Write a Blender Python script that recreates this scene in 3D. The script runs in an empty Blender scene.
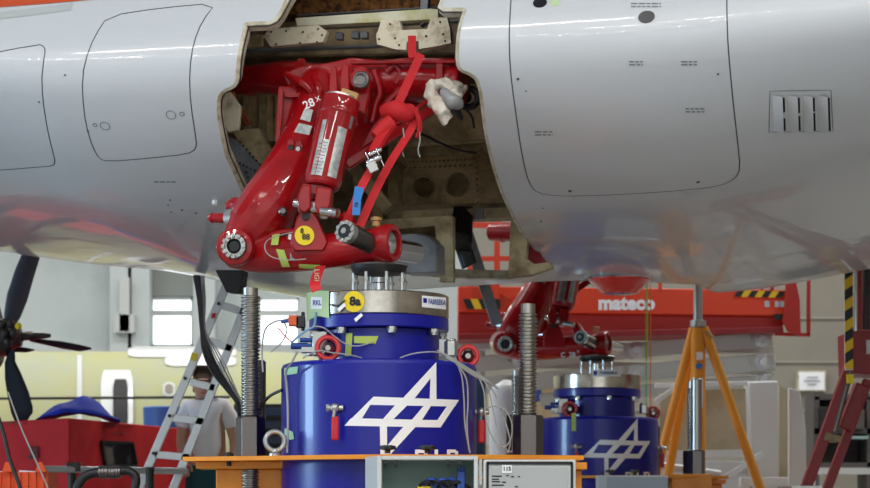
import bpy, bmesh, math, random
from mathutils import Vector, Matrix, noise
from mathutils.geometry import delaunay_2d_cdt, tessellate_polygon
random.seed(7)
sc = bpy.context.scene
COL = sc.collection

# ---------------------------------------------------------------- camera
FPX = 2070.0; HX, HY = 435.0, 508.0; ZC = 0.70
cam_d = bpy.data.cameras.new('camera'); cam = bpy.data.objects.new('camera', cam_d); COL.objects.link(cam)
cam.location = (0, 0, ZC); cam.rotation_euler = (math.radians(90), 0, 0)
cam_d.sensor_width = 36.0; cam_d.lens = FPX / 870 * 36.0
cam_d.shift_y = (HY - 244.0) / 870.0
cam_d.clip_start = 0.05; cam_d.clip_end = 200
cam_d.dof.use_dof = True; cam_d.dof.focus_distance = 8.75; cam_d.dof.aperture_fstop = 5.2
sc.camera = cam
sc.view_settings.view_transform = 'Standard'; sc.view_settings.look = 'None'
sc.view_settings.gamma = 1.0; sc.view_settings.use_curve_mapping = False
sc.view_settings.exposure = 0.15

# ---------------------------------------------------------------- world and lamps
wd = bpy.data.worlds.new('hall'); sc.world = wd; wd.use_nodes = True
wd.node_tree.nodes['Background'].inputs[0].default_value = (0.75, 0.82, 0.95, 1)
wd.node_tree.nodes['Background'].inputs[1].default_value = 0.35

def area(name, loc, sx, sy, power, col=(1, 0.985, 0.965), rot=(0, 0, 0)):
    l = bpy.data.lights.new(name, 'AREA'); l.shape = 'RECTANGLE'; l.size = sx; l.size_y = sy
    l.energy = power; l.color = col
    o = bpy.data.objects.new(name, l); o.location = loc; o.rotation_euler = rot; COL.objects.link(o)
    return o
CEIL = 10.0
for y in (-11.0, -7.0, -3.0, 1.0):
    for x in (-12, -8, -4, 0, 4, 8, 12):
        area('strip_lamp', (x, y, CEIL - 0.25), 2.2, 0.14, 120)
for y in (17.0, 23.0, 29.0):
    for x in (-10, -3.5, 3.0, 9.5):
        area('strip_lamp', (x, y, CEIL - 0.25), 4.4, 0.16, 215)
# daylight through the glazed band in the left wall and a broad fill lamp added behind the camera
area('side_daylight', (-13.8, 8.2, 1.95), 1.0, 3.0, 520, (0.45, 0.72, 1.0), (0, math.radians(-90), 0))
area('front_fill', (0, -13.2, 3.6), 17, 5.0, 165, (0.92, 0.96, 1.0), (math.radians(90), 0, 0))

# ---------------------------------------------------------------- materials
def mat(name, col, rough=0.5, metal=0.0, coat=0.0, emit=None, estr=0.0, noise_amt=0.0, nscale=8.0, col2=None,
        bump=0.0, bscale=60.0, trans=0.0, spec=0.5, mix=None):
    m = bpy.data.materials.new(name); m.use_nodes = True
    nt = m.node_tree; b = nt.nodes['Principled BSDF']
    b.inputs['Base Color'].default_value = (*col, 1)
    b.inputs['Roughness'].default_value = rough; b.inputs['Metallic'].default_value = metal
    b.inputs['Coat Weight'].default_value = coat; b.inputs['Coat Roughness'].default_value = 0.04
    b.inputs['Specular IOR Level'].default_value = spec
    b.inputs['Transmission Weight'].default_value = trans
    if emit: b.inputs['Emission Color'].default_value = (*emit, 1); b.inputs['Emission Strength'].default_value = estr
    tc = nt.nodes.new('ShaderNodeTexCoord')
    if col2 is not None:
        n = nt.nodes.new('ShaderNodeTexNoise'); n.inputs['Scale'].default_value = nscale; n.inputs['Detail'].default_value = 6
        n.inputs['Roughness'].default_value = 0.62
        r = nt.nodes.new('ShaderNodeValToRGB')
        lo, hi = mix or (0.42, 0.62)
        r.color_ramp.elements[0].position = lo; r.color_ramp.elements[0].color = (*col, 1)
        r.color_ramp.elements[1].position = hi; r.color_ramp.elements[1].color = (*col2, 1)
        nt.links.new(tc.outputs['Object'], n.inputs['Vector']); nt.links.new(n.outputs['Fac'], r.inputs['Fac'])
        nt.links.new(r.outputs['Color'], b.inputs['Base Color'])
    if bump > 0:
        n2 = nt.nodes.new('ShaderNodeTexNoise'); n2.inputs['Scale'].default_value = bscale; n2.inputs['Detail'].default_value = 3
        bp = nt.nodes.new('ShaderNodeBump'); bp.inputs['Strength'].default_value = bump; bp.inputs['Distance'].default_value = 0.01
        nt.links.new(tc.outputs['Object'], n2.inputs['Vector']); nt.links.new(n2.outputs['Fac'], bp.inputs['Height'])
        nt.links.new(bp.outputs['Normal'], b.inputs['Normal'])
    return m
def S(r, g, b):
    f = lambda c: (c / 255 / 12.92) if c / 255 <= 0.04045 else ((c / 255 + 0.055) / 1.055) ** 2.4
    return (f(r), f(g), f(b))
M = {}
M['skin'] = mat('aircraft_white', S(206, 208, 212), 0.28, coat=0.5)
M['seal'] = mat('seal_grey', S(92, 95, 100), 0.7)
M['stripe'] = mat('orange_stripe', S(205, 78, 32), 0.25, coat=0.6)
M['mark'] = mat('stencil_grey', S(120, 124, 130), 0.6)
M['blackgl'] = mat('black_gloss', S(22, 24, 30), 0.25)
M['cream'] = mat('cream_edge', S(205, 198, 178), 0.6, col2=S(165, 150, 122), nscale=14)
M['primer'] = mat('primer_brown', S(214, 188, 140), 0.55, col2=S(156, 130, 92), nscale=7, bump=0.15)
M['primer2'] = mat('primer_light', S(190, 174, 134), 0.55, col2=S(132, 114, 82), nscale=9, bump=0.1)
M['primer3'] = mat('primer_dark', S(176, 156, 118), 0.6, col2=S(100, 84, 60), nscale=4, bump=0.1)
M['dirtycream'] = mat('dirty_cream', S(228, 220, 194), 0.5, col2=S(150, 118, 76), nscale=16, mix=(0.50, 0.78))
M['ygcream'] = mat('yellow_green_cream', S(216, 214, 190), 0.5, col2=S(176, 172, 80), nscale=5, mix=(0.45, 0.7))
M['rust'] = mat('rust_brown', S(170, 112, 56), 0.85, col2=S(80, 52, 28), nscale=30, bump=0.6)
M['greypanel'] = mat('bay_grey', S(132, 136, 142), 0.45, col2=S(104, 108, 114), nscale=5)
M['darkmetal'] = mat('dark_metal', S(50, 48, 46), 0.4, metal=0.6)
M['red'] = mat('gear_red', S(164, 14, 23), 0.35, coat=0.7, col2=S(142, 10, 17), nscale=5, spec=0.12)
M['redstrap'] = mat('red_webbing', S(200, 26, 34), 0.7, bump=0.3, bscale=300)
M['redtag'] = mat('red_ribbon', S(215, 35, 45), 0.6)
M['tanwall'] = mat('joint_beige', S(156, 150, 138), 0.8)
M['chrome'] = mat('chrome', S(205, 206, 210), 0.12, metal=1.0)
M['steel'] = mat('brushed_steel', S(196, 188, 178), 0.2, metal=1.0, col2=S(140, 130, 120), nscale=9, mix=(.35, .7))
M['steeldk'] = mat('dull_steel', S(168, 164, 158), 0.3, metal=1.0)
M['gun'] = mat('gun_metal', S(112, 106, 104), 0.33, metal=1.0)
M['zinc'] = mat('zinc', S(186, 186, 182), 0.3, metal=0.8)
M['silverplate'] = mat('silver_sticker', S(190, 192, 190), 0.35, metal=0.3, col2=S(150, 155, 155), nscale=30)
M['blue'] = mat('shaker_blue', S(14, 18, 142), 0.32, coat=0.12, spec=0.42)
M['bluedk'] = mat('dark_teal', S(22, 48, 82), 0.35)
M['white'] = mat('white_print', S(246, 246, 248), 0.5)
M['whitep'] = mat('white_paint', S(225, 226, 224), 0.5)
M['yellow'] = mat('yellow_sticker', S(238, 208, 20), 0.5)
M['tape'] = mat('green_tape', S(178, 196, 92), 0.7)
M['tapeg'] = mat('mint_tape', S(165, 214, 180), 0.7)
M['tapeb'] = mat('pale_tape', S(190, 215, 165), 0.7)
M['tan'] = mat('tan_tape', S(190, 150, 95), 0.8)
M['bluetag'] = mat('blue_tag', S(40, 125, 205), 0.5)
M['black'] = mat('black_rubber', S(20, 20, 22), 0.5)
M['blackp'] = mat('black_plastic', S(28, 28, 30), 0.35)
M['orange'] = mat('frame_orange', S(240, 152, 34), 0.45, coat=0.1, col2=S(228, 138, 28), nscale=6)
M['tripod'] = mat('tripod_orange', S(238, 160, 42), 0.4)
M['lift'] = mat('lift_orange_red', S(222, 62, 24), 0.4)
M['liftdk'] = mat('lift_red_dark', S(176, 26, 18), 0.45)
M['hazy'] = mat('hazard_yellow', S(236, 190, 24), 0.5)
M['hazb'] = mat('hazard_black', S(24, 24, 26), 0.5)
M['arm'] = mat('scissor_grey', S(196, 196, 190), 0.5)
M['darkred'] = mat('stand_red', S(140, 22, 30), 0.4)
M['contred'] = mat('container_red', S(196, 42, 46), 0.7, col2=S(182, 36, 42), nscale=3, spec=.2)
M['tarp'] = mat('blue_tarp', S(24, 52, 175), 0.6, spec=.2, bump=0.4, bscale=8)
M['crate'] = mat('crate_orange', S(240, 86, 28), 0.5)
M['wall'] = mat('wall_white', S(204, 212, 212), 0.8, col2=S(190, 198, 198), nscale=0.6)
M['beige'] = mat('wall_beige', S(140, 134, 122), 0.8, col2=S(131, 125, 114), nscale=0.5)
M['floor'] = mat('floor_grey', S(160, 160, 156), 0.35, col2=S(140, 140, 138), nscale=0.7)
M['ceil'] = mat('ceiling_grey', S(170, 172, 172), 0.8)
M['pane'] = mat('daylight_pane', S(240, 245, 250), 0.3, emit=(0.9, 0.97, 1.0), estr=1.6)
M['grey'] = mat('grey_paint', S(205, 208, 206), 0.45)
M['teal'] = mat('box_inner', S(112, 136, 128), 0.5)
M['alu'] = mat('aluminium', S(200, 202, 204), 0.35, metal=0.7)
M['yprimer'] = mat('yellow_primer', S(178, 178, 128), 0.8, col2=S(170, 174, 150), nscale=1.3, mix=(0.4, 0.66))
M['blade'] = mat('blade_grey', S(64, 70, 84), 0.5)
M['bladedark'] = mat('blade_dark', S(30, 33, 40), 0.65, spec=.2)
M['engine'] = mat('engine_dark', S(78, 70, 64), 0.45, metal=0.5, col2=S(36, 34, 34), nscale=12)
M['skinp'] = mat('person_skin', S(198, 150, 125), 0.6)
M['hair'] = mat('hair_brown', S(74, 56, 44), 0.8)
M['shirt'] = mat('white_shirt', S(232, 232, 234), 0.85)
M['trouser'] = mat('teal_trousers', S(26, 74, 80), 0.85)
M['rag'] = mat('white_rag', S(222, 214, 202), 0.9, col2=S(190, 176, 160), nscale=18, bump=0.3, bscale=60)
M['cable'] = mat('grey_cable', S(160, 160, 158), 0.5)
M['cablek'] = mat('black_cable', S(20, 20, 22), 0.45)
M['cableb'] = mat('blue_cable', S(120, 165, 205), 0.5)
M['cabler'] = mat('red_cable', S(190, 30, 60), 0.5)
M['ringred'] = mat('valve_red', S(205, 40, 40), 0.35, coat=0.5)
M['handle'] = mat('lever_red', S(196, 24, 38), 0.4)
M['lens'] = mat('beacon_red', S(235, 44, 22), 0.08, coat=1.0)
M['glassdk'] = mat('window_dark', S(36, 34, 38), 0.1, coat=1.0)
M['tanpanel'] = mat('tan_board', S(192, 176, 146), 0.8, col2=S(172, 154, 122), nscale=3)
M['shelf'] = mat('shelf_dark', S(84, 78, 76), 0.6)
M['conn'] = mat('connector_blue', S(30, 70, 150), 0.5)
M['green_s'] = mat('green_string', S(70, 200, 90), 0.6)
M['orange_s'] = mat('orange_string', S(235, 120, 50), 0.6)
M['yellow_s'] = mat('yellow_string', S(210, 200, 60), 0.6)
M['greenline'] = mat('grey_green', S(150, 180, 175), 0.5)  # plain grey-green colour, no emission

# ---------------------------------------------------------------- mapping helpers
DM = [(0, 4.0), (5.9, 9.9), (7.1, 13.5), (9.3, 15.7), (10.0, 18.0), (40, 72)]
def D(Y):
    """distance ranks used while reading the photograph -> metres from the camera"""
    for (a, b), (c, d) in zip(DM, DM[1:]):
        if Y <= c: return b + (d - b) * (Y - a) / (c - a)
    return Y * 1.8
def P(px, py, Y):
    Y = D(Y)
    return Vector(((px - HX) / FPX * Y, Y, ZC + (HY - py) / FPX * Y))
C0 = Vector((0.446, 11.7, 0)); AX = Vector((0.970, -0.2465, 0)).normalized(); NX = Vector((0.2465, 0.970, 0)).normalized()
def VV(v): return 1.69 * v + (-.24 if v < 0 else .24) * min(1, abs(v) / .8)
def F(u, v, z): return C0 + AX * u + NX * v + Vector((0, 0, ZC + z))
def PV(px, py, v):
    p = (px - HX) / FPX; v = VV(v)
    t = (v + C0.dot(NX)) / (p * NX.x + NX.y)
    return Vector((p * t, t, ZC + (HY - py) / FPX * t))

WL = {}
def tag(o, label=None, cat=None, group=None, kind=None):
    if label: o['label'] = label
    if cat: o['category'] = cat
    if group: o['group'] = group
    if kind: o['kind'] = kind
    return o
def thing(name, label, cat, loc=(0, 0, 0), group=None):
    o = bpy.data.objects.new(name, None); COL.objects.link(o); o.location = loc; WL[o] = Vector(loc)
    o.empty_display_size = 0.1
    return tag(o, label, cat, group)

class MB:
    def __init__(s): s.v = []; s.f = []
    def add(s, vs, fs):
        n = len(s.v); s.v += [Vector(v) for v in vs]; s.f += [tuple(i + n for i in f) for f in fs]; return s
    def box(s, c, size, R=None):
        c = Vector(c); hx, hy, hz = [q / 2 for q in size]; vs = []
        for x in (-hx, hx):
            for y in (-hy, hy):
                for z in (-hz, hz):
                    d = Vector((x, y, z)); vs.append(c + (R @ d if R else d))
        return s.add(vs, [(0, 1, 3, 2), (4, 6, 7, 5), (0, 4, 5, 1), (2, 3, 7, 6), (0, 2, 6, 4), (1, 5, 7, 3)])
    def rail(s, a, b, w, h, up=(0, 0, 1)):
        a, b = Vector(a), Vector(b); d = b - a; L = d.length; d.normalize(); up = Vector(up)
        if abs(d.dot(up)) > 0.98: up = Vector((1, 0, 0))
        sd = d.cross(up).normalized(); u2 = sd.cross(d)
        R = Matrix((d, sd, u2)).transposed()
        return s.box((a + b) / 2, (L, w, h), R)
    def lathe(s, c, prof, seg=32, axis=(0, 0, 1), cap=True):
        c = Vector(c); ax = Vector(axis).normalized()
        t = Vector((1, 0, 0)) if abs(ax.x) < 0.9 else Vector((0, 1, 0))
        e1 = (t - ax * t.dot(ax)).normalized(); e2 = ax.cross(e1)
        vs = []; n = len(prof)
        for r, h in prof:
            for k in range(seg):
                a = 2 * math.pi * k / seg
                vs.append(c + ax * h + (e1 * math.cos(a) + e2 * math.sin(a)) * r)
        fs = []
        for i in range(n - 1):
            for k in range(seg):
                k2 = (k + 1) % seg
                fs.append((i * seg + k, i * seg + k2, (i + 1) * seg + k2, (i + 1) * seg + k))
        if cap:
            fs.append(tuple(range(seg))[::-1]); fs.append(tuple((n - 1) * seg + k for k in range(seg)))
        return s.add(vs, fs)
    def cyl(s, a, b, r, r2=None, seg=24):
        a, b = Vector(a), Vector(b); L = (b - a).length
        return s.lathe(a, [(r, 0), (r if r2 is None else r2, L)], seg, b - a)
    def ball(s, c, r, seg=12, sc3=(1, 1, 1), R=None):
        vs = []; fs = []; n = seg // 2
        for i in range(n + 1):
            th = math.pi * i / n
            for k in range(seg):
                a = 2 * math.pi * k / seg
                d = Vector((math.sin(th) * math.cos(a) * sc3[0], math.sin(th) * math.sin(a) * sc3[1], math.cos(th) * sc3[2])) * r
                vs.append(Vector(c) + (R @ d if R else d))
        for i in range(n):
            for k in range(seg):
                k2 = (k + 1) % seg
                fs.append((i * seg + k, (i + 1) * seg + k, (i + 1) * seg + k2, i * seg + k2))
        return s.add(vs, fs)
    def tube(s, pts, r, seg=8, smooth=4, closed=False, cap=True):
        pts = [Vector(p) for p in pts]
        rs = r if isinstance(r, (list, tuple)) else [r] * len(pts)
        if smooth > 1 and len(pts) > 2:
            q = []; rr = []; n = len(pts); rng = n if closed else n - 1
            for i in range(rng):
                g = (lambda j: pts[j % n]) if closed else (lambda j: pts[max(0, min(n - 1, j))])
                p0, p1, p2, p3 = g(i - 1), g(i), g(i + 1), g(i + 2)
                for k in range(smooth):
                    t = k / smooth
                    q.append(0.5 * ((2 * p1) + (p2 - p0) * t + (2 * p0 - 5 * p1 + 4 * p2 - p3) * t * t + (3 * p1 - p0 - 3 * p2 + p3) * t ** 3))
                    rr.append(rs[i] * (1 - t) + rs[(i + 1) % n] * t)
            if not closed: q.append(pts[-1]); rr.append(rs[-1])
            pts, rs = q, rr
        n = len(pts); vs = []; fs = []
        tan = []
        for i in range(n):
            if closed: d = pts[(i + 1) % n] - pts[i - 1]
            else: d = pts[min(n - 1, i + 1)] - pts[max(0, i - 1)]
            tan.append(d.normalized())
        u = Vector((0, 0, 1)) if abs(tan[0].z) < 0.9 else Vector((1, 0, 0))
        for i in range(n):
            u = (u - tan[i] * u.dot(tan[i]))
            if u.length < 1e-4: u = tan[i].orthogonal()
            u.normalize(); w = tan[i].cross(u)
            for k in range(seg):
                a = 2 * math.pi * k / seg
                vs.append(pts[i] + (u * math.cos(a) + w * math.sin(a)) * rs[i])
        for i in range(n if closed else n - 1):
            for k in range(seg):
                k2 = (k + 1) % seg; j = (i + 1) % n
                fs.append((i * seg + k, i * seg + k2, j * seg + k2, j * seg + k))
        if cap and not closed:
            fs.append(tuple(range(seg))[::-1]); fs.append(tuple((n - 1) * seg + k for k in range(seg)))
        return s.add(vs, fs)
    def torus(s, c, R_, r, axis=(0, 0, 1), seg=28, s2=10):
        ax = Vector(axis).normalized(); e1 = ax.orthogonal().normalized(); e2 = ax.cross(e1)
        return s.tube([Vector(c) + (e1 * math.cos(2 * math.pi * k / seg) + e2 * math.sin(2 * math.pi * k / seg)) * R_ for k in range(seg)], r, s2, 1, True)
    def prism(s, poly, d):
        """poly: world points of one outline (planar); d: extrusion vector"""
        poly = [Vector(p) for p in poly]; d = Vector(d); n = len(poly)
        tris = tessellate_polygon([poly])
        vs = poly + [p + d for p in poly]
        nrm = Vector((0, 0, 0))
        for i in range(n):
            nrm += (poly[i]).cross(poly[(i + 1) % n])
        flip = nrm.dot(d) > 0
        fs = []
        for t in tris:
            a, b, c = t
            tn = (poly[b] - poly[a]).cross(poly[c] - poly[a])
            if tn.dot(d) > 0: a, c = c, a
            fs.append((a, b, c)); fs.append((c + n, b + n, a + n))
        for i in range(n):
            j = (i + 1) % n
            fs.append((j, i, i + n, j + n) if not flip else (i, j, j + n, i + n))
        return s.add(vs, fs)
    def ribbon(s, pts, w, th, side, smooth=4):
        """flat band through pts; side: width direction (vector or list)"""
        pts = [Vector(p) for p in pts]; n = len(pts)
        if smooth > 1 and n > 2:
            q = []
            for i in range(n - 1):
                g = lambda j: pts[max(0, min(n - 1, j))]
                p0, p1, p2, p3 = g(i - 1), g(i), g(i + 1), g(i + 2)
                for k in range(smooth):
                    t = k / smooth
                    q.append(0.5 * ((2 * p1) + (p2 - p0) * t + (2 * p0 - 5 * p1 + 4 * p2 - p3) * t * t + (3 * p1 - p0 - 3 * p2 + p3) * t ** 3))
            q.append(pts[-1]); pts = q; n = len(pts)
        vs = []; fs = []
        for i in range(n):
            d = (pts[min(n - 1, i + 1)] - pts[max(0, i - 1)]).normalized()
            sd = Vector(side); sd = (sd - d * sd.dot(d)).normalized(); nn = d.cross(sd)
            for a, b in ((-1, -1), (1, -1), (1, 1), (-1, 1)):
                vs.append(pts[i] + sd * (w / 2 * a) + nn * (th / 2 * b))
        for i in range(n - 1):
            for k in range(4):
                k2 = (k + 1) % 4
                fs.append((i * 4 + k, i * 4 + k2, (i + 1) * 4 + k2, (i + 1) * 4 + k))
        fs.append((3, 2, 1, 0)); m = (n - 1) * 4; fs.append((m, m + 1, m + 2, m + 3))
        return s.add(vs, fs)
    def build(s, name, m, parent=None, smooth=35, bevel=0.0, kind=None, label=None):
        off = WL.get(parent, Vector((0, 0, 0))) if parent else Vector((0, 0, 0))
        me = bpy.data.meshes.new(name)
        me.from_pydata([v - off for v in s.v], [], s.f); me.update()
        bm = bmesh.new(); bm.from_mesh(me); bmesh.ops.recalc_face_normals(bm, faces=bm.faces)
        bm.to_mesh(me); bm.free()
        if smooth:
            for p in me.polygons: p.use_smooth = True
            me.set_sharp_from_angle(angle=math.radians(smooth))
        me.materials.append(M[m] if isinstance(m, str) else m)
        o = bpy.data.objects.new(name, me); COL.objects.link(o)
        if parent: o.parent = parent; WL[o] = off
        else: WL[o] = Vector((0, 0, 0))
        if bevel > 0:
            b = o.modifiers.new('bevel', 'BEVEL'); b.width = bevel; b.segments = 2; b.limit_method = 'ANGLE'; b.angle_limit = math.radians(40)
            b.harden_normals = False
        if kind: o['kind'] = kind
        if label: o['label'] = label
        return o
def solo(name, mb, m, label, cat, group=None, kind=None, **kw):
    return tag(mb.build(name, m, None, **kw), label, cat, group, kind)
def struct(name, mb, m, **kw):
    return tag(mb.build(name, m, None, **kw), kind='structure')
def fuse(o, voxel=0.007, it=6, fac=0.5):
    r = o.modifiers.new('remesh', 'REMESH'); r.mode = 'VOXEL'; r.voxel_size = voxel; r.use_smooth_shade = True
    q = o.modifiers.new('smooth', 'SMOOTH'); q.iterations = it; q.factor = fac
def pprism(poly, Y, th):
    """outline given by its points seen on the plane at depth Y, thickness th away from the camera"""
    return MB().prism([P(x, y, Y) for x, y in poly], (0, th, 0))
def vprism(poly, v, th):
    return MB().prism([PV(x, y, v) for x, y in poly], NX * th)
def text_mesh(txt, size, thick=0.0):
    cu = bpy.data.curves.new('t', 'FONT'); cu.body = txt; cu.size = size; cu.align_x = 'CENTER'; cu.align_y = 'CENTER'
    cu.offset = size * thick; cu.resolution_u = 3
    o = bpy.data.objects.new('t', cu); COL.objects.link(o)
    bpy.context.view_layer.update()
    me = bpy.data.meshes.new_from_object(o.evaluated_get(bpy.context.evaluated_depsgraph_get()))
    vs = [v.co.copy() for v in me.vertices]; fs = [tuple(p.vertices) for p in me.polygons]
    bpy.data.objects.remove(o); bpy.data.curves.remove(cu); bpy.data.meshes.remove(me)
    return vs, fs
def text_on(mb, txt, size, c, right, up, thick=0.0, xs=1.0):
    vs, fs = text_mesh(txt, size, thick); r = Vector(right).normalized(); u = Vector(up).normalized()
    return mb.add([Vector(c) + r * v.x * xs + u * v.y for v in vs], fs)
def copy_tree(o, parent=None):
    c = o.copy(); COL.objects.link(c); c.parent = parent
    for ch in list(o.children): copy_tree(ch, c)
    return c
# ---------------------------------------------------------------- the hangar
struct('floor', MB().box((-1, 12, -0.1), (28, 52, 0.2)), 'floor')
struct('ceiling', MB().box((-1, 12, CEIL + 0.1), (28, 52, 0.2)), 'ceil')
struct('wall_left', MB().box((-15.1, 12, CEIL / 2), (0.2, 52, CEIL)), 'wall')
struct('wall_right', MB().box((13.1, 12, CEIL / 2), (0.2, 52, CEIL)), 'beige')
struct('wall_front', MB().box((-1, -14.1, CEIL / 2), (28, 0.2, CEIL)), 'wall')
# rear wall with real openings for its windows
RY = D(19.6); Y0_, Y1_ = -14.0, 38.0
def wx(px, Y=RY): return (px - HX) / FPX * Y
def wz(py, Y=RY): return ZC + (HY - py) / FPX * Y
wins = [(150, 194, 297, 347), (258, 300, 297, 347), (318, 362, 297, 347)]
zt, zb_ = wz(297), wz(347)
w = MB(); x = -15.0
for a, b, c, d in wins:
    w.box(((x + wx(a)) / 2, RY + 0.1, (zt + zb_) / 2), (wx(a) - x, 0.2, zt - zb_)); x = wx(b)
w.box(((x + 13) / 2, RY + 0.1, (zt + zb_) / 2), (13 - x, 0.2, zt - zb_))
w.box((-1, RY + 0.1, zb_ / 2), (28, 0.2, zb_)); w.box((-1, RY + 0.1, (zt + CEIL) / 2), (28, 0.2, CEIL - zt))
struct('wall_rear', w, 'wall')
for i, (a, b, c, d) in enumerate(wins):
    pane = MB().box(((wx(a) + wx(b)) / 2, RY + 0.14, (zt + zb_) / 2), (wx(b) - wx(a), 0.02, zt - zb_))
    o = struct('window_%d' % (i + 1), pane, 'pane')
    fr = MB(); t = 0.05
    for xx in (wx(a) + t / 2, wx(b) - t / 2): fr.box((xx, RY + 0.05, (zt + zb_) / 2), (t, 0.12, zt - zb_))
    for zz in (zt - t / 2, zb_ + t / 2): fr.box(((wx(a) + wx(b)) / 2, RY + 0.05, zz), (wx(b) - wx(a), 0.12, t))
    fr.build('window_frame', 'grey', o)
    MB().box(((wx(a) + wx(b)) / 2, RY + 0.04, wz(313)), (wx(b) - wx(a), 0.14, 0.09)).build('transom', 'grey', o)
# crane rail, ducts and columns along the rear wall
struct('trim_1', MB().box((-5, RY - 0.12, wz(353)), (18, 0.2, 0.12)), 'grey')
for k, px in enumerate((122, 140, 205, 310)):
    struct('trim_%d' % (k + 2), MB().box((wx(px, D(19.3)), D(19.3), CEIL / 2), (0.36, 0.3, CEIL)), 'wall')
jb = MB().box(P(127, 306, 19.3) + Vector((0, -.22, 0)), (0.16, 0.16, 0.9)).box(P(127, 325, 19.3) + Vector((0, -.22, 0)), (0.34, 0.16, 0.3)).build('junction_box', 'grey', bpy.data.objects['trim_2'])
struct('trim_9', MB().box((wx(172), RY - .02, wz(276)), (wx(198) - wx(145), .05, wz(255) - wz(296))), mat('shutter_grey', S(158, 162, 158), .7))
# beige partition behind the lift
PY = D(15.0)
struct('wall_partition', MB().box(((wx(470, PY) + 13) / 2, PY + 0.1, CEIL / 2), (13 - wx(470, PY), 0.2, CEIL)), 'beige')
for k, py in enumerate((318, 362, 410)):
    struct('trim_%d' % (k + 6), MB().box(((wx(470, PY) + 13) / 2, PY - 0.01, wz(py, PY)), (13 - wx(470, PY), 0.03, 0.025)), 'tanwall')

# ---------------------------------------------------------------- the aircraft
CP = [(0, 4.2), (-.55, 4.08), (-.98, 3.75), (-1.17, 3.35), (-1.16, 3.05), (-1.17, 2.86), (-1.25, 2.66), (-1.42, 2.33), (-1.50, 1.98),
      (-1.44, 1.74), (-1.28, 1.50), (-1.03, 1.325), (-.55, 1.215), (0, 1.175)]
CP = [(VV(v), z) for v, z in CP]
ctrl = CP + [(-v, z) for v, z in reversed(CP[:-1])]
SEC = []
n = len(ctrl)
for i in range(n - 1):
    g = lambda j: Vector(ctrl[max(0, min(n - 1, j))])
    p0, p1, p2, p3 = g(i - 1), g(i), g(i + 1), g(i + 2)
    if i == 0: p0 = Vector((-ctrl[1][0], 4.08))
    if i == n - 2: p3 = Vector((ctrl[1][0], 4.08))
    for k in range(16):
        t = k / 16
        SEC.append(0.5 * ((2 * p1) + (p2 - p0) * t + (2 * p0 - 5 * p1 + 4 * p2 - p3) * t * t + (3 * p1 - p0 - 3 * p2 + p3) * t ** 3))
SEC.append(Vector(ctrl[-1]))
SL = [0.0]
for a, b in zip(SEC, SEC[1:]): SL.append(SL[-1] + (b - a).length)
LT = SL[-1]
import bisect
def sec(s):
    s = max(0, min(LT, s)); i = min(len(SEC) - 2, max(0, bisect.bisect_right(SL, s) - 1))
    t = (s - SL[i]) / max(1e-9, SL[i + 1] - SL[i])
    return SEC[i].lerp(SEC[i + 1], t)
BELLY = [(0, 247, 0), (100, 257, 0), (200, 275, 0), (250, 286, 0), (300, 291, .006), (380, 291.5, .015), (450, 290, .028), (560, 286.5, .042), (640, 289, .05), (700, 288, .055), (747, 283, .06), (800, 275, .07), (870, 264, .085)]
ZB = []
for px, py, dz in BELLY:
    p = (px - HX) / FPX; u = (p * C0.y - C0.x) / (AX.x - p * AX.y); ZB.append([u, (HY - py) / FPX * (C0.y + AX.y * u) + dz])
ZB = [[-8, 2.1], [-5.5, 1.95]] + ZB + [[4.5, 1.75]]
def zb(u):
    if u <= ZB[0][0]: return ZB[0][1]
    for k in range(len(ZB) - 1):
        if u <= ZB[k + 1][0]:
            g = lambda j: ZB[max(0, min(len(ZB) - 1, j))]
            a, b, c, d = g(k - 1), g(k), g(k + 1), g(k + 2); h = c[0] - b[0]; t = (u - b[0]) / h
            m0 = (c[1] - a[1]) / (c[0] - a[0]) * h if c[0] > a[0] else 0
            m1 = (d[1] - b[1]) / (d[0] - b[0]) * h
            return (2*t**3-3*t*t+1)*b[1] + (t**3-2*t*t+t)*m0 + (-2*t**3+3*t*t)*c[1] + (t**3-t*t)*m1
    return ZB[-1][1]
def zmap(u, z):
    k = max(0.0, min(1.0, (2.5 - z) / (2.5 - 1.175))); k = k * k * (3 - 2 * k) * 0.55 + k * 0.45
    return z + (zb(u) - 1.175) * k
def SK(u, s, off=0.0):
    c = sec(s); p = F(u, c.x, zmap(u, c.y))
    return p + SN(u, s) * off if off else p
def SN(u, s):
    e = 0.03
    a, b = sec(s - e), sec(s + e)
    ds = F(u, b.x, zmap(u, b.y)) - F(u, a.x, zmap(u, a.y))
    c = sec(s)
    du = F(u + .05, c.x, zmap(u + .05, c.y)) - F(u - .05, c.x, zmap(u - .05, c.y))
    nn = ds.cross(du).normalized()
    ctr = F(u, 0, 2.5)
    if nn.dot(SK0(u, s) - ctr) < 0: nn = -nn
    return nn
def SK0(u, s):
    c = sec(s); return F(u, c.x, zmap(u, c.y))
def ray_skin(px, py):
    """first meeting point of the sight line with the near side, as (u, s)"""
    p = (px - HX) / FPX; prev = None
    s = 0.5
    while s < LT / 2 + 1.8:
        v = sec(s).x
        u = (p * (C0.y + NX.y * v) - C0.x - NX.x * v) / (AX.x - p * AX.y)
        q = SK0(u, s); y = HY - (q.z - ZC) / q.y * FPX
        if prev and prev[2] < py <= y and s > .6:
            t = (py - prev[2]) / (y - prev[2]); return (prev[0] + (u - prev[0]) * t, prev[1] + (s - prev[1]) * t)
        prev = (u, s, y); s += 0.02
    return prev[:2] if prev else None
def resample(poly, step, closed=True):
    out = []; n = len(poly)
    for i in range(n if closed else n - 1):
        a, b = Vector(poly[i]), Vector(poly[(i + 1) % n]); k = max(1, int((b - a).length / step))
        for j in range(k): out.append(a.lerp(b, j / k))
    if not closed: out.append(Vector(poly[-1]))
    return out
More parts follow.
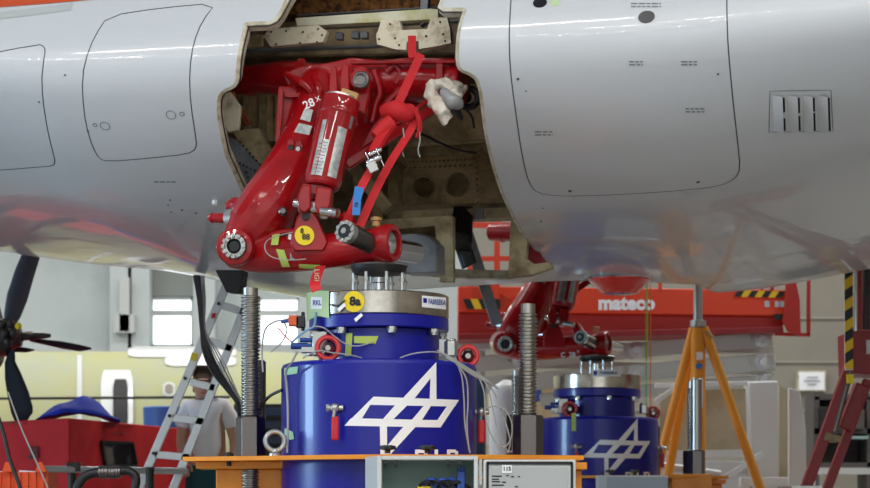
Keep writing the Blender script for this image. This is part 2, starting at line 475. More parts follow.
def smooth_poly(poly, it=2):
    for _ in range(it):
        q = []; n = len(poly)
        for i in range(n):
            a, b = Vector(poly[i]), Vector(poly[(i + 1) % n]); q += [a.lerp(b, .25), a.lerp(b, .75)]
        poly = q
    return poly
def inside(pt, poly):
    x, y = pt; c = False; j = len(poly) - 1
    for i in range(len(poly)):
        xi, yi = poly[i]; xj, yj = poly[j]
        if (yi > y) != (yj > y) and x < (xj - xi) * (y - yi) / (yj - yi) + xi: c = not c
        j = i
    return c
def offset_poly(poly, d):
    n = len(poly); A = sum(poly[i][0] * poly[(i + 1) % n][1] - poly[(i + 1) % n][0] * poly[i][1] for i in range(n))
    sg = 1 if A > 0 else -1; out = []
    for i in range(n):
        a, b = Vector(poly[i - 1]), Vector(poly[(i + 1) % n]); t = (b - a).normalized()
        out.append(Vector(poly[i]) + Vector((t.y, -t.x)) * d * sg)
    return out
BAY = [(285, 0), (279, 12), (272.6, 21), (258, 21.5), (243, 22.6), (243.5, 28), (238.5, 49), (236, 70), (235.5, 81), (232, 86), (222, 90), (217, 98), (216.5, 111), (218.5, 125),
       (224.6, 154), (234.4, 176), (244, 196), (262, 225), (290, 252), (330, 266), (365, 271), (402, 274), (441, 277.5), (471, 279), (507.6, 279.5),
       (532, 276.6), (548, 271.5), (554, 266.5), (551, 262), (537, 250), (522, 231), (510.4, 208), (500.5, 184), (493, 159), (487, 132), (485.5, 120), (483.5, 103),
       (481.5, 88), (477.5, 78), (470, 72.5), (461.5, 69.5), (459, 63), (459, 48), (460.6, 30), (464.5, 15), (467.5, 8), (455, 7.6), (440, 7.8), (443.6, 0), (446, -18), (440, -50), (425, -78), (335, -78), (316, -55), (298, -20)]
bay = [ray_skin(*q) for q in BAY]
bay = [Vector(q) for q in smooth_poly(resample(bay, 0.04), 1)]
_s1 = max(q[1] for q in bay); _s0 = min(q[1] for q in bay) + .35
bay_far = [Vector((u_, LT - s_)) for u_, s_ in ((-1.25, _s0), (.95, _s0), (1.0, _s0 + .05), (1.0, _s1 - .25), (.8, _s1 - .05), (.6, _s1), (-1.1, _s1), (-1.25, _s1 - .15))]
bay_far = [Vector(q) for q in smooth_poly(resample(bay_far, 0.08), 1)]
def panel_outline(pts, it=1): return [Vector(q) for q in smooth_poly([Vector(ray_skin(*q)) for q in pts], it)]
PAN = [
  panel_outline([(514, -34), (510.5, 10), (509.5, 50), (512, 85), (517, 120), (523, 160), (529, 183), (537, 193), (556, 196), (600, 195.5), (640, 193), (690, 189.5), (720, 186), (735, 179), (740.5, 168), (737, 135), (732, 90), (728.5, 50), (727, 10), (727, -34)]),
  panel_outline([(108, 16), (95, 36), (85, 62), (82.5, 95), (86, 125), (93, 148), (99, 158), (106, 161.5), (150, 158), (188, 154), (196, 149), (196.5, 140), (191, 105), (190, 70), (194, 42), (202, 22), (216, 3), (160, 8)]),
  panel_outline([(-40, 60), (38, 44), (45, 47), (45, 55), (42, 85), (45, 115), (52, 148), (56, 164), (48, 167), (-40, 172)]),
]
PAN = [resample(q, 0.05) for q in PAN]
loops = [bay, bay_far]
for q in PAN: loops += [offset_poly(q, 0.0028), offset_poly(q, -0.0028)]
U0, U1 = -7.5, 4.5
pts = []; edges = []
for lp in loops:
    k0 = len(pts); pts += [Vector((a[0], a[1])) for a in lp]; k = len(lp)
    edges += [(k0 + i, k0 + (i + 1) % k) for i in range(k)]
nu, ns = 120, 220
for i in range(nu):
    for j in range(ns):
        pts.append(Vector((U0 + (U1 - U0) * i / (nu - 1), LT * j / (ns - 1))))
res = delaunay_2d_cdt(pts, edges, [], 0, 1e-5)
rv, rf = res[0], res[2]
buckets = {'skin': [], 0: [], 1: [], 2: []}
for f in rf:
    c = (rv[f[0]] + rv[f[1]] + rv[f[2]]) / 3
    if inside(c, bay) or inside(c, bay_far): continue
    k = 'skin'
    for i in range(3):
        if c.y < LT / 2 and c.x > -5.5:
            if inside(c, loops[2 + 2 * i]):
                k = i if inside(c, loops[3 + 2 * i]) else None
                # the offset that is outside must contain the other
                break
    if k is not None: buckets[k].append(f)
for i in range(3):   # make sure the bigger loop was first
    A = lambda lp: abs(sum(lp[k][0] * lp[(k + 1) % len(lp)][1] - lp[(k + 1) % len(lp)][0] * lp[k][1] for k in range(len(lp))))
    assert A(loops[2 + 2 * i]) > A(loops[3 + 2 * i])
aircraft = thing('aircraft', 'white jet fuselage with its landing gear bay open above the blue shakers', 'aircraft', tuple(F(0, 0, 0)))
WN = {}
def skin_mesh(name, faces, m, inv=False):
    used = {}; vs = []; ns_ = []; fs = []
    for f in faces:
        t = []
        for i in f:
            if i not in used:
                used[i] = len(vs); u, s = rv[i]; vs.append(SK0(u, s)); ns_.append(SN(u, s))
            t.append(used[i])
        a, b, c = [vs[q] for q in t]
        if (b - a).cross(c - a).dot(ns_[t[0]]) < 0: t.reverse()
        fs.append(t)
    me = bpy.data.meshes.new(name); off = WL[aircraft]
    me.from_pydata([v - off for v in vs], [], fs); me.update()
    for p in me.polygons: p.use_smooth = True
    me.normals_split_custom_set_from_vertices(ns_)
    me.materials.append(M[m]); o = bpy.data.objects.new(name, me); COL.objects.link(o); o.parent = aircraft
    WL[o] = off
    return o
skin = skin_mesh('skin', buckets['skin'], 'skin')
# paint: orange cheat line on the upper side, part of the skin's own colour
nt = M['skin'].node_tree; b = nt.nodes['Principled BSDF']
for i in range(3): skin_mesh('access_panel', buckets[i], 'skin')
def band(name, line, w, off, m, closed=False, parent=aircraft, step=0.05, kind=None, label=None):
    """flat band following the skin, centred on a (u, s) line"""
    L = resample(line, step, closed); n = len(L); vs = []; fs = []
    for i in range(n):
        if closed: t = (L[(i + 1) % n] - L[i - 1])
        else: t = L[min(n - 1, i + 1)] - L[max(0, i - 1)]
        t.normalize(); q = Vector((t.y, -t.x)) * w / 2
        vs += [SK(*(L[i] + q), off), SK(*(L[i] - q), off)]
    for i in range(n if closed else n - 1):
        j = (i + 1) % n; fs.append((2 * i, 2 * i + 1, 2 * j + 1, 2 * j))
    return MB().add(vs, fs).build(name, m, parent, smooth=60, kind=kind, label=label)
for q in PAN: band('panel_seal', q, 0.05, -0.004, 'seal', True)
# orange cheat line high on the fuselage
# solve the stripe's lower edge as seen at the left of the bay
def stripe(name, A, B, w, off, m, t0, t1):
    """painted band between the line through A and B and a parallel one w higher on the skin"""
    vs = []; fs = []; nl, nw = 60, 12; d = B - A
    for i in range(nl + 1):
        for j in range(nw + 1):
            q = A + d * (t0 + (t1 - t0) * i / nl) + Vector((0, -w * j / nw)); vs.append(SK(q.x, q.y, off))
    fs = [(i * (nw + 1) + j, i * (nw + 1) + j + 1, (i + 1) * (nw + 1) + j + 1, (i + 1) * (nw + 1) + j) for i in range(nl) for j in range(nw)]
    return MB().add(vs, fs).build(name, m, aircraft, smooth=60)
e0 = Vector(ray_skin(2, 7.5)); e1 = Vector(ray_skin(70, 2)); L_ = (e1 - e0).x
stripe('paint_stripe', e0, e1, 0.50, 0.003, 'stripe', (-7.4 - e0.x) / L_, (-1.35 - e0.x) / L_)
g0 = Vector(ray_skin(2, 19)); g1 = Vector(ray_skin(100, 6)); L_ = (g1 - g0).x
stripe('grey_stripe', g0, g1, 0.05, 0.002, mat('stripe_grey', S(186, 190, 190), 0.35), (-7.4 - g0.x) / L_, (-1.5 - g0.x) / L_)
# end caps
for ue, ap in ((U0, U0 - 2.2), (U1, U1 + 1.5)):
    mb = MB(); N = 80; rings = 7; vs = []
    for r in range(rings):
        k = math.sqrt(max(0, 1 - (r / (rings - 1)) ** 2)) if r < rings - 1 else 0.02
        uu = ue + (ap - ue) * r / (rings - 1)
        for j in range(N):
            c = sec(LT * j / N); z = zmap(ue, c.y); zm = 2.9
            vs.append(F(uu, c.x * k, zm + (z - zm) * k))
    fs = [(r * N + j, r * N + (j + 1) % N, (r + 1) * N + (j + 1) % N, (r + 1) * N + j) for r in range(rings - 1) for j in range(N)]
    mb.add(vs, fs).build('nose_cap' if ue > 0 else 'tail_cap', 'skin', aircraft, smooth=80)
# lip round the bay, cream-painted, standing into the fuselage
def lip(name, lp, depth, m, w0=0.0):
    n = len(lp); vs = []; fs = []
    lp2 = offset_poly(lp, -w0)
    for i in range(n):
        vs += [SK(*lp[i], 0.001), SK(*lp2[i], -0.004), SK(*lp2[i], -depth)]
    for i in range(n):
        j = (i + 1) % n
        fs += [(3 * i, 3 * i + 1, 3 * j + 1, 3 * j), (3 * i + 1, 3 * i + 2, 3 * j + 2, 3 * j + 1)]
    return MB().add(vs, fs).build(name, m, aircraft, smooth=50)
lip('bay_lip', bay, 0.05, 'cream', 0.016); lip('bay_lip', bay_far, 0.05, 'cream', 0.016)
band('bay_gasket', offset_poly(bay, -0.018), 0.008, -0.012, 'black', True)
# supports of the bay's inside: plates on planes v = const
def vp(name, poly, v, th, m, **kw): return vprism(poly, v, th).build(name, m, aircraft, bevel=kw.pop('bevel', 0.002), **kw)
def holed(poly, holes, v, th, name, m):
    """plate with round holes; holes (x, y, r) in the plate's own plane"""
    pp = [Vector(q) for q in poly]; ed = [(i, (i + 1) % len(pp)) for i in range(len(pp))]; hl = []
    for cx, cy, r in holes:
        k0 = len(pp); ring = [Vector((cx + r * math.cos(a * math.pi / 12), cy + r * math.sin(a * math.pi / 12))) for a in range(24)]
        pp += ring; ed += [(k0 + i, k0 + (i + 1) % 24) for i in range(24)]; hl.append(ring)
    rs = delaunay_2d_cdt(pp, ed, [], 0, 1e-4); V2 = rs[0]; T = []
    for f in rs[2]:
        c = sum((V2[i] for i in f), Vector((0, 0))) / 3
        if inside(c, poly) and not any(inside(c, h) for h in hl): T.append(f)
    n = len(V2); fr = [PV(q.x, q.y, v) for q in V2]; mb = MB()
    fs = [tuple(f) for f in T] + [tuple(i + n for i in reversed(f)) for f in T]
    cnt = {}
    for f in T:
        for a, b2 in ((f[0], f[1]), (f[1], f[2]), (f[2], f[0])): cnt.setdefault(tuple(sorted((a, b2))), []).append((a, b2))
    for k, e in cnt.items():
        if len(e) == 1: a, b2 = e[0]; fs.append((b2, a, a + n, b2 + n))
    mb.add(fr + [q + NX * th for q in fr], fs)
    return mb.build(name, m, aircraft, smooth=30)
bw = holed([(388, 128), (530, 128), (530, 216), (388, 216)], [(424, 187, 10.5), (457, 185, 11)], -0.3, 0.02, 'bay_web', 'primer')
rng = MB()
for cx, cy, r in ((424, 187, 10.8), (457, 185, 11.3)):
    c = PV(cx, cy, -0.305); rng.torus(c, r / FPX * c.y, 0.006, NX)
rng.build('hole_flange', 'primer2', bw)
rv_ = MB()
def rivets(mb, a, b, n, v, r=0.006):
    for i in range(n):
        t = i / (n - 1); c = PV(a[0] + (b[0] - a[0]) * t, a[1] + (b[1] - a[1]) * t, v); mb.ball(c, r, 6)
for a, b, k in (((392, 163), (500, 158), 26), ((392, 205), (512, 203), 28), ((402, 166), (402, 203), 8), ((476, 162), (478, 202), 8), ((405, 168), (470, 165), 14)):
    rivets(rv_, a, b, k, -0.305)
rv_.build('rivets', 'primer3', bw, kind='stuff')
vp('web_stiffener', [(388, 150), (505, 142), (507, 150), (388, 158)], -0.36, 0.06, 'primer2')
vp('web_stiffener', [(388, 205), (516, 203), (518, 207), (388, 209)], -0.36, 0.06, 'primer3')
vp('spar_flange', [(388, 211), (520, 207), (525, 218), (388, 222)], -0.42, 0.1, 'primer2')
vp('spar_clip', [(475, 209), (483, 209), (483, 219), (475, 219)], -0.43, 0.02, 'greypanel')
vp('web_stiffener', [(398, 163), (401, 163), (401, 205), (398, 205)], -0.33, 0.03, 'primer2')
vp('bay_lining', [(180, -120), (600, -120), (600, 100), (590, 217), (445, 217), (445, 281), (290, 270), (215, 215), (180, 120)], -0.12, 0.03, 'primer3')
vp('bay_slope', [(392, 96), (486, 82), (500, 128), (498, 140), (392, 132)], -0.55, 0.03, 'primer')
vp('bay_slope', [(395, 128), (496, 122), (500, 140), (395, 147)], -0.5, 0.05, 'primer2')
vp('lower_frame', [(434, 216), (453, 216), (453, 282), (440, 282), (436, 240)], -0.7, 0.05, 'primer2')
# forward-right hook shaped frame at the lower corner
vp('corner_frame', [(511, 214), (520, 216), (528, 232), (526, 258), (534, 264), (549, 262), (553, 268), (530, 275), (508, 277)], -0.62, 0.05, 'primer2')
vp('corner_web', [(521, 226), (536, 246), (546, 263), (524, 264)], -0.5, 0.015, 'darkred')
# grey fairing block behind the gear foot
fb = MB(); 
fb.prism([PV(388, 238, -0.86), PV(400, 234, -0.86), PV(418, 233, -0.86), PV(430, 236, -0.86), (PV(437, 244, -0.86)), PV(438, 272, -0.86), PV(405, 273, -0.86), PV(388, 262, -0.86)], NX * 0.16)
fb.build('grey_fairing', 'greypanel', aircraft, bevel=0.012)
# left part of the bay
for k in range(6):
    x0 = 243 + k * 8
    vp('corrugation', [(x0, 88), (x0 + 6.2, 88), (x0 + 6.2, 140), (x0, 140)], -0.98 + 0.02 * (k % 2), 0.03, 'primer' if k % 2 else 'primer2')
vp('left_rib', [(232, 131), (258, 128), (278, 160), (272, 178), (262, 170), (238, 140)], -1.08, 0.03, 'primer2')
vp('left_web', [(222, 134), (236, 140), (268, 172), (262, 225), (246, 200), (230, 165)], -1.12, 0.02, 'greypanel')
lr = MB(); rivets(lr, (229, 158), (258, 172), 9, -1.125); rivets(lr, (240, 142), (263, 168), 8, -1.125); rivets(lr, (246, 172), (256, 196), 6, -1.125)
lr.build('rivets', 'black', aircraft, kind='stuff')
vp('left_bracket', [(222, 95), (230, 92), (240, 106), (238, 130), (228, 132), (222, 118)], -1.22, 0.03, 'dirtycream')
vp('diagonal_rib', [(330, 150), (345, 146), (392, 205), (384, 214)], -0.5, 0.04, 'primer2')
vp('bay_rib', [(352, 150), (360, 150), (362, 232), (354, 232)], -0.35, 0.05, 'primer2')
vp('bay_rib', [(372, 128), (379, 128), (381, 232), (373, 232)], -0.35, 0.05, 'primer')
vp('bay_shelf', [(340, 222), (440, 216), (440, 224), (340, 232)], -0.5, 0.06, 'primer2')
hoses = MB()
for k, (dx, r) in enumerate(((0, .012), (-5, .01), (4, .009))):
    hoses.tube([PV(229 + dx, 92, -1.15), PV(233 + dx, 105, -1.14), PV(240 + dx, 112, -1.1), PV(246 + dx, 124, -1.05)], r, 8)
hoses.build('bay_hose', mat('hose_rust', S(176, 96, 50), 0.6), aircraft)
# upper structure
vp('insulation', [(288, -110), (470, -110), (452, 8), (300, 18), (284, 10)], -0.95, 0.05, 'rust')
vp('top_beam', [(295, 18), (430, 8.5), (438, 9), (438, 19), (360, 23), (297, 26)], -1.2, 0.06, 'ygcream')
vp('top_beam_edge', [(297, 14.5), (438, 6), (438, 7.5), (296, 16)], -1.0, 0.09, 'greypanel')
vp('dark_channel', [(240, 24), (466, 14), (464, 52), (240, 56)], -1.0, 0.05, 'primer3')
vp('channel_edge', [(240, 49), (380, 44), (380, 46), (240, 51.5)], -1.1, 0.05, 'greypanel')
vp('channel_edge', [(300, 26.5), (470, 19), (470, 20.5), (300, 28.5)], -1.1, 0.05, 'greypanel')
for x0, y0 in ((335, 32), (351, 31), (360, 31)):
    vp('channel_clip', [(x0, y0), (x0 + 7, y0), (x0 + 7, y0 + 7), (x0, y0 + 7)], -1.08, 0.04, 'greypanel')
br = vp('hinge_bracket', [(263, 36), (268, 29), (318, 25), (327, 31), (323, 42), (270, 46.5)], -1.22, 0.04, 'dirtycream', bevel=0.004)
bb = MB()
for x0, y0 in ((271, 32), (286, 31), (303, 32), (318, 29), (322, 35), (276, 44), (300, 43), (317, 42)): bb.ball(PV(x0, y0, -1.222), 0.005, 8)
bb.build('bolt', 'darkmetal', br, kind='stuff')
br = vp('hinge_bracket', [(376, 34), (378, 31), (381, 20), (399, 20), (402, 30), (427, 29), (431, 17.5), (447, 17.5), (450, 29), (451, 43), (437, 46), (419, 49), (418.5, 41), (407, 41.5), (406, 50), (394, 49), (377, 44)], -1.22, 0.05, 'dirtycream', bevel=0.004)
bb = MB()
for x0, y0 in ((390, 24), (440, 22), (379, 39), (395, 38), (411, 37), (426, 36), (443, 34), (445, 41), (399, 45)): bb.ball(PV(x0, y0, -1.222), 0.005, 8)
bb.build('bolt', 'darkmetal', br, kind='stuff')
vp('hinge_post', [(421, -20), (430, -20), (426, 22), (420, 26)], -1.12, 0.05, 'greypanel')
vp('door_hook', [(262, 21), (268, 18), (277, 20), (277, 27), (262, 27)], -1.3, 0.02, 'rust')
vp('corner_gusset', [(244, 36), (262, 34), (262, 46), (244, 48)], -1.14, 0.03, 'primer2')
# end walls and roof of the bay
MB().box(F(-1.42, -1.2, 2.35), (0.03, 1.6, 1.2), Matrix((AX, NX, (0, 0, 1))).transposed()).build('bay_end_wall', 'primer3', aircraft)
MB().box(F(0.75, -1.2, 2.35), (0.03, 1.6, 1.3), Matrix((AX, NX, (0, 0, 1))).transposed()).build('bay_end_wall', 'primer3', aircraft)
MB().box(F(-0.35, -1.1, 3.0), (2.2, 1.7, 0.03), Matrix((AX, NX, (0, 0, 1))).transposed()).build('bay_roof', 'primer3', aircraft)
# black actuator eye beside the rag, cable across the bay
ey = MB(); c = PV(469, 98, -1.2); ey.torus(c, 0.042, 0.016, NX).cyl(PV(452, 99, -1.15), PV(467, 97, -1.2), 0.026).cyl(PV(449, 100, -1.2), PV(461, 118, -1.05), 0.03, 0.012)
ey.build('door_actuator', 'darkmetal', aircraft)
MB().tube([PV(405, 125, -1.0), PV(430, 138, -0.95), PV(455, 149, -0.8), PV(476, 153, -0.5)], 0.006, 6).build('bay_cable', 'cablek', aircraft)
MB().tube([PV(459, 100, -1.3), PV(465, 108, -1.32), PV(472, 117, -1.32), PV(474, 128, -1.3)], 0.006, 6).build('bay_cable', 'cablek', aircraft)
# hose bundle and strut going down through the opening
hb = MB()
for k in range(6):
    hb.tube([PV(456 + 3 * k, 208, -0.5 + .03 * k), PV(453 + 3.4 * k, 232 + k, -0.55), PV(458 + 2.5 * k, 250, -0.5), PV(464 + 2 * k, 268 - k, -0.5)], 0.013, 7)
hb.build('hose_bundle', 'darkmetal', aircraft)
# small fittings on the skin
def ring_mark(px, py, r, m='mark', w=0.004):
    c = Vector(ray_skin(px, py)); rr = r * 9.3 / FPX
    band('fastener_ring', [c + Vector((math.cos(a), math.sin(a))) * rr for a in [k * math.pi / 8 for k in range(16)]], w, 0.001, m, True, step=0.02)
for q in ((105, 126, 5), (95, 125, 2), (171, 115, 5), (182, 114, 2.3)): ring_mark(*q)
def dot(name, px, py, rx, ry, m, h=0.004):
    c = Vector(ray_skin(px, py)); n = 20; ru, rs2 = rx * 9.0 / FPX, ry * 9.0 / FPX
    vs = [SK(*(c + Vector((math.cos(2 * math.pi * k / n) * ru, math.sin(2 * math.pi * k / n) * rs2))), o_) for o_ in (-0.002, h) for k in range(n)]
    fs = [tuple(range(n, 2 * n))] + [(k, (k + 1) % n, n + (k + 1) % n, n + k) for k in range(n)]
    return MB().add(vs, fs).build(name, m, aircraft)
dot('drain_port', 540, 3, 7, 6, 'blackgl'); dot('drain_port', 646.5, 17, 8, 7, 'blackgl')
for px, py, r in ((518, 79, 1.4), (526, 91, .8), (718, 74, 1.2), (570, 191, 1.8), (698, 182, 1.8), (39, 102, 1), (88, 131, 1.2), (65, 75, 1),
                  (543, 208, .8), (541, 221, 1), (170, 200, 1), (168, 205, 1), (171, 212, 1), (182, 210, 1.2), (196, 213, 1.3)):
    dot('fastener', px, py, r, r, 'seal', 0.003)
wb = dot('drain_nub', 215, 201, 3, 2.6, 'white', 0.02)
def stencil(px, py, w, rows):
    mb = MB()
    for r in range(rows):
        x = 0.0
        while x < w:
            l = min(random.choice((3.5, 5, 6.5)), w - x)
            a = [Vector(ray_skin(px - w / 2 + x + dx, py + r * 3.0 + dy)) for dx, dy in ((0, 0), (l, 0), (l, 1.3), (0, 1.3))]
            mb.add([SK(*q, 0.0015) for q in a], [(0, 1, 2, 3)]); x += l + 1.3
    mb.build('stencil_print', 'mark', aircraft)
for q in ((636, 61, 14, 2), (689, 61, 16, 2), (695, 108, 19, 2), (544, 131, 18, 2), (646, 3, 30, 2), (165, 181, 22, 1)): stencil(*q)
a = [Vector(ray_skin(*q)) for q in ((551, 0), (559, 0), (559, 6), (551, 6))]
MB().add([SK(*q, 0.002) for q in a], [(0, 1, 2, 3)]).build('skin_sticker', 'tapeb', aircraft)
# louvred air outlet
lv = MB(); vent = [Vector(ray_skin(*q)) for q in ((770, 91), (831, 90), (833, 131), (769, 132))]
band('vent_plate', vent, 0.004, 0.001, 'mark', True)
for k in range(4):
    x0 = 782.5 + k * 15
    sl = [Vector(ray_skin(*q)) for q in ((x0 + 0.2, 97), (x0 + 2.2, 97), (x0 + 3.2, 130), (x0 + 1.2, 130))]
    MB().add([SK(*q, 0.0045) for q in sl], [(0, 1, 2, 3)]).build('vent_slot', 'black', aircraft)
    m_ = MB(); vs = []
    for t in range(9):
        for xx, hh in ((x0 - 10, 0.001), (x0 - 5, 0.012), (x0 - 0.2, 0.022), (x0 + 0.1, 0.001)):
            kk = math.sin(math.pi * (0.06 + 0.88 * t / 8)) ** 0.4
            vs.append(SK(*ray_skin(xx + t / 8 * 1.0, 95 + t * 4.5), 0.001 + hh * kk))
    fs = [(4 * t + i, 4 * t + i + 1, 4 * t + i + 5, 4 * t + i + 4) for t in range(8) for i in range(3)]
    m_.add(vs, fs).build('louvre', 'skin', aircraft, smooth=40)
# beacon under the belly
bu, bs = ray_skin(619.5, 276)
bc = SK0(bu, bs)
by = bc.y + 0.10; hh = lambda y: (HY - y) / FPX * by + ZC
cx = (620 - HX) / FPX * by
bcn = MB().lathe((cx, by, hh(294)), [(0.085 * 1.0, 0), (0.10, 0.004), (0.172, hh(281) - hh(294)), (0.172, hh(279.5) - hh(294))], 28).build('beacon', 'lens', aircraft)
MB().lathe((cx, by, hh(279.5)), [(0.176, 0), (0.18, .006), (0.176, .02), (0.16, .08)], 28).build('beacon_base', 'chrome', bcn)
# black blade aerial under the rear belly
bu, bs = ray_skin(229, 268); q = SK0(bu, bs); by = 5 + q.y - 9 - .15 if q.y < 9.9 else 5.9 + (q.y - .25 - 9.9) / 3.0
MB().prism([P(215, 270, by), P(243, 270, by), P(240, 293, by), P(226, 292, by)], (0.02, 0.10, 0)).build('blade_aerial', 'black', aircraft, bevel=0.004)
# ---------------------------------------------------------------- landing gear (near one; the far one is its copy)
GY = 5.05
def G(px, py, Y=5.0): return P(px, py, Y)
def gpr(pts): return [(G(x, y, Y), r / FPX * D(Y)) for x, y, Y, r in pts]
gear = thing('landing_gear', 'glossy red landing gear leg hanging in the open bay above the large near shaker', 'landing gear', tuple(P(378, 262, 5.0)))
def limb(mb, pts, seg=20, sm=4):
    q = gpr(pts); return mb.tube([a for a, _ in q], [r for _, r in q], seg, sm)
main = MB()
# trunnion beam across the bay
limb(main, [(233, 81, 5.85, 13.5), (262, 79, 5.75, 15), (290, 79, 5.65, 18), (318, 84, 5.55, 20), (350, 86, 5.5, 24), (400, 82, 5.42, 22), (430, 82, 5.36, 20), (452, 84, 5.32, 22), (464, 84, 5.3, 20)])
main.prism([G(*q, 5.42) for q in ((282, 74), (300, 66), (330, 62), (352, 57), (380, 60), (412, 57), (440, 58), (461, 58), (462, 74), (460, 102), (446, 108), (436, 92), (425, 100), (414, 112), (388, 132), (352, 160), (338, 150), (330, 120), (300, 112))], (0, 0.07, 0))
# leg going down
limb(main, [(318, 84, 5.5, 22), (318, 100, 5.45, 24), (311, 125, 5.38, 22), (300, 150, 5.3, 24), (286, 180, 5.24, 29), (270, 206, 5.2, 31), (253, 228, 5.2, 28), (240, 243, 5.2, 20)])
main.prism([G(*q, 5.4) for q in ((278, 86), (292, 86), (310, 100), (318, 140), (300, 176), (286, 180), (276, 158), (276, 136), (281, 118))], (0, 0.06, 0))
main.prism([G(*q, 5.2) for q in ((298, 170), (322, 200), (316, 222), (290, 232), (262, 262), (232, 262), (225, 240), (246, 200), (262, 188))], (0, 0.10, 0))
# foot casting
limb(main, [(236, 247, 5.24, 22), (262, 254, 5.18, 19), (300, 254, 5.08, 18), (335, 250, 5.0, 17.5), (360, 247, 4.96, 16.5), (384, 244, 4.92, 17)])
limb(main, [(236, 247, 5.3, 20), (235, 247, 5.11, 19)], sm=1)
limb(main, [(228, 208, 5.25, 6), (238, 204, 5.22, 7), (240, 226, 5.2, 9)])
limb(main, [(344, 214, 5.0, 7), (352, 232, 4.98, 10)])
mo = main.build('leg_casting', 'red', gear, smooth=0); fuse(mo, 0.006, 7)
# ribs and raised details on the casting
def red(name, mb, bev=0.004, parent=gear, m='red'): return mb.build(name, m, parent, bevel=bev)
red('web_rim', MB().prism([G(*q, 5.34) for q in ((278, 88), (283, 88), (282, 120), (279, 158), (275, 158), (276, 120))], (0, .06, 0)))
red('web_rim', MB().prism([G(*q, 5.36) for q in ((278, 130), (303, 128), (303, 132), (278, 134))], (0, .05, 0)))
red('web_rim', MB().prism([G(*q, 5.37) for q in ((284, 93), (312, 93), (312, 97), (284, 97))], (0, .05, 0)))
for a, b in (((286, 74), (312, 92)), ((312, 76), (320, 100))):
    t = MB(); t.tube([G(*a, 5.4), G((a[0] + b[0]) / 2 + 3, (a[1] + b[1]) / 2, 5.34), G(*b, 5.34)], [0.012, .02, .014], 10, 4); red('gusset', t, 0)
t = MB(); t.rail(G(458, 92, 5.3), G(346, 166, 5.25), 0.06, 0.045); red('drag_brace', t, 0.008)
t = MB(); t.rail(G(440, 92, 5.27), G(396, 124, 5.25), 0.03, 0.02); red('brace_rib', t, 0.005)
for pts in ([(380, 110), (392, 98), (404, 88), (420, 84)], [(372, 122), (376, 104), (380, 92), (374, 70)], [(386, 72), (394, 66), (400, 74), (396, 84)]):
    t = MB(); t.tube([G(x, y, 5.33) for x, y in pts], 0.016, 10, 5); red('casting_rib', t, 0)
t = MB().lathe(G(300, 79, 5.52), [(.085, 0), (.092, .004), (.092, .02), (.085, .024)], 32, (1, -.25, 0)); red('beam_collar', t, 0)
t = MB().lathe(G(247, 81, 5.8), [(.066, 0), (.071, .004), (.071, .03), (.066, .034)], 32, (1, -.25, 0)); red('beam_collar', t, 0)
t = MB(); t.rail(G(352, 63, 5.36), G(458, 62, 5.22), .03, .014); red('beam_edge', t, .003)
t = MB().prism([G(*q, 5.33) for q in ((398, 72), (424, 66), (432, 74), (428, 84), (404, 100), (392, 96))], (0, .04, 0)); red('raised_pad', t, .010)
t = MB().prism([G(*q, 5.30) for q in ((370, 128), (384, 112), (392, 116), (376, 140), (360, 150))], (0, .05, 0)); red('raised_pad', t, .008)
for x, y in ((408, 78), (422, 74), (413, 90)): MB().lathe(G(x, y, 5.325), [(.012, -.01), (.012, .0), (.008, .004)], 6, (0, -1, 0)).build('bolt_head', 'gun', gear)
t = MB().tube([G(262, 236, 5.13), G(285, 232, 5.1), G(300, 228, 5.06), G(312, 200, 5.1)], [.012, .014, .014, .01], 10, 5); red('casting_rib', t, 0)
t = MB().tube([G(248, 212, 5.12), G(262, 190, 5.12), G(276, 165, 5.17), G(284, 150, 5.2)], [.008, .012, .012, .006], 10, 5); red('casting_rib', t, 0)
# right-hand clevis with its slot
t = MB()
t.prism([G(*q, 5.22) for q in ((436, 62), (444, 62), (444, 84), (449, 73), (457, 76), (460, 100), (450, 104), (446, 92), (438, 100), (434, 90))], (0, .10, 0))
red('clevis', t, 0.008)
t = MB(); t.lathe(G(447, 82, 5.2), [(.013, 0), (.013, .03)], 12, (0, 1, 0)); t.build('pin', 'black', gear)
# upper lugs of the damper
t = MB()
for (x0, x1, yt) in ((330, 337, 66), (341, 349, 64)):
    t.prism([G(*q, 5.06) for q in ((x0 + 2, yt + 2), (x0 + 5, yt), (x1, yt + 3), (x1 + 1, 98), (x0 - 1, 98), (x0, yt + 8))], (0, .24, 0))
red('damper_lug', t, 0.006)
t = MB().prism([G(*q, 5.1) for q in ((352, 68), (358, 65), (368, 68), (371, 80), (370, 96), (366, 116), (356, 112), (351, 92))], (0, .2, 0)); red('damper_lug', t, 0.012)
t = MB().lathe(G(361.5, 80, 5.08), [(.044, 0), (.044, .03)], 24, (-0.35, -1, 0)); t.build('lug_boss', 'red', gear, bevel=.004)
t = MB(); c = G(361, 80, 5.04); t.torus(c, .03, .010, (-0.35, -1, 0)); t.cyl(c + Vector((0, .03, 0)), c + Vector((-.003, -.002, 0)), .022)
t.build('bush', 'gun', gear)
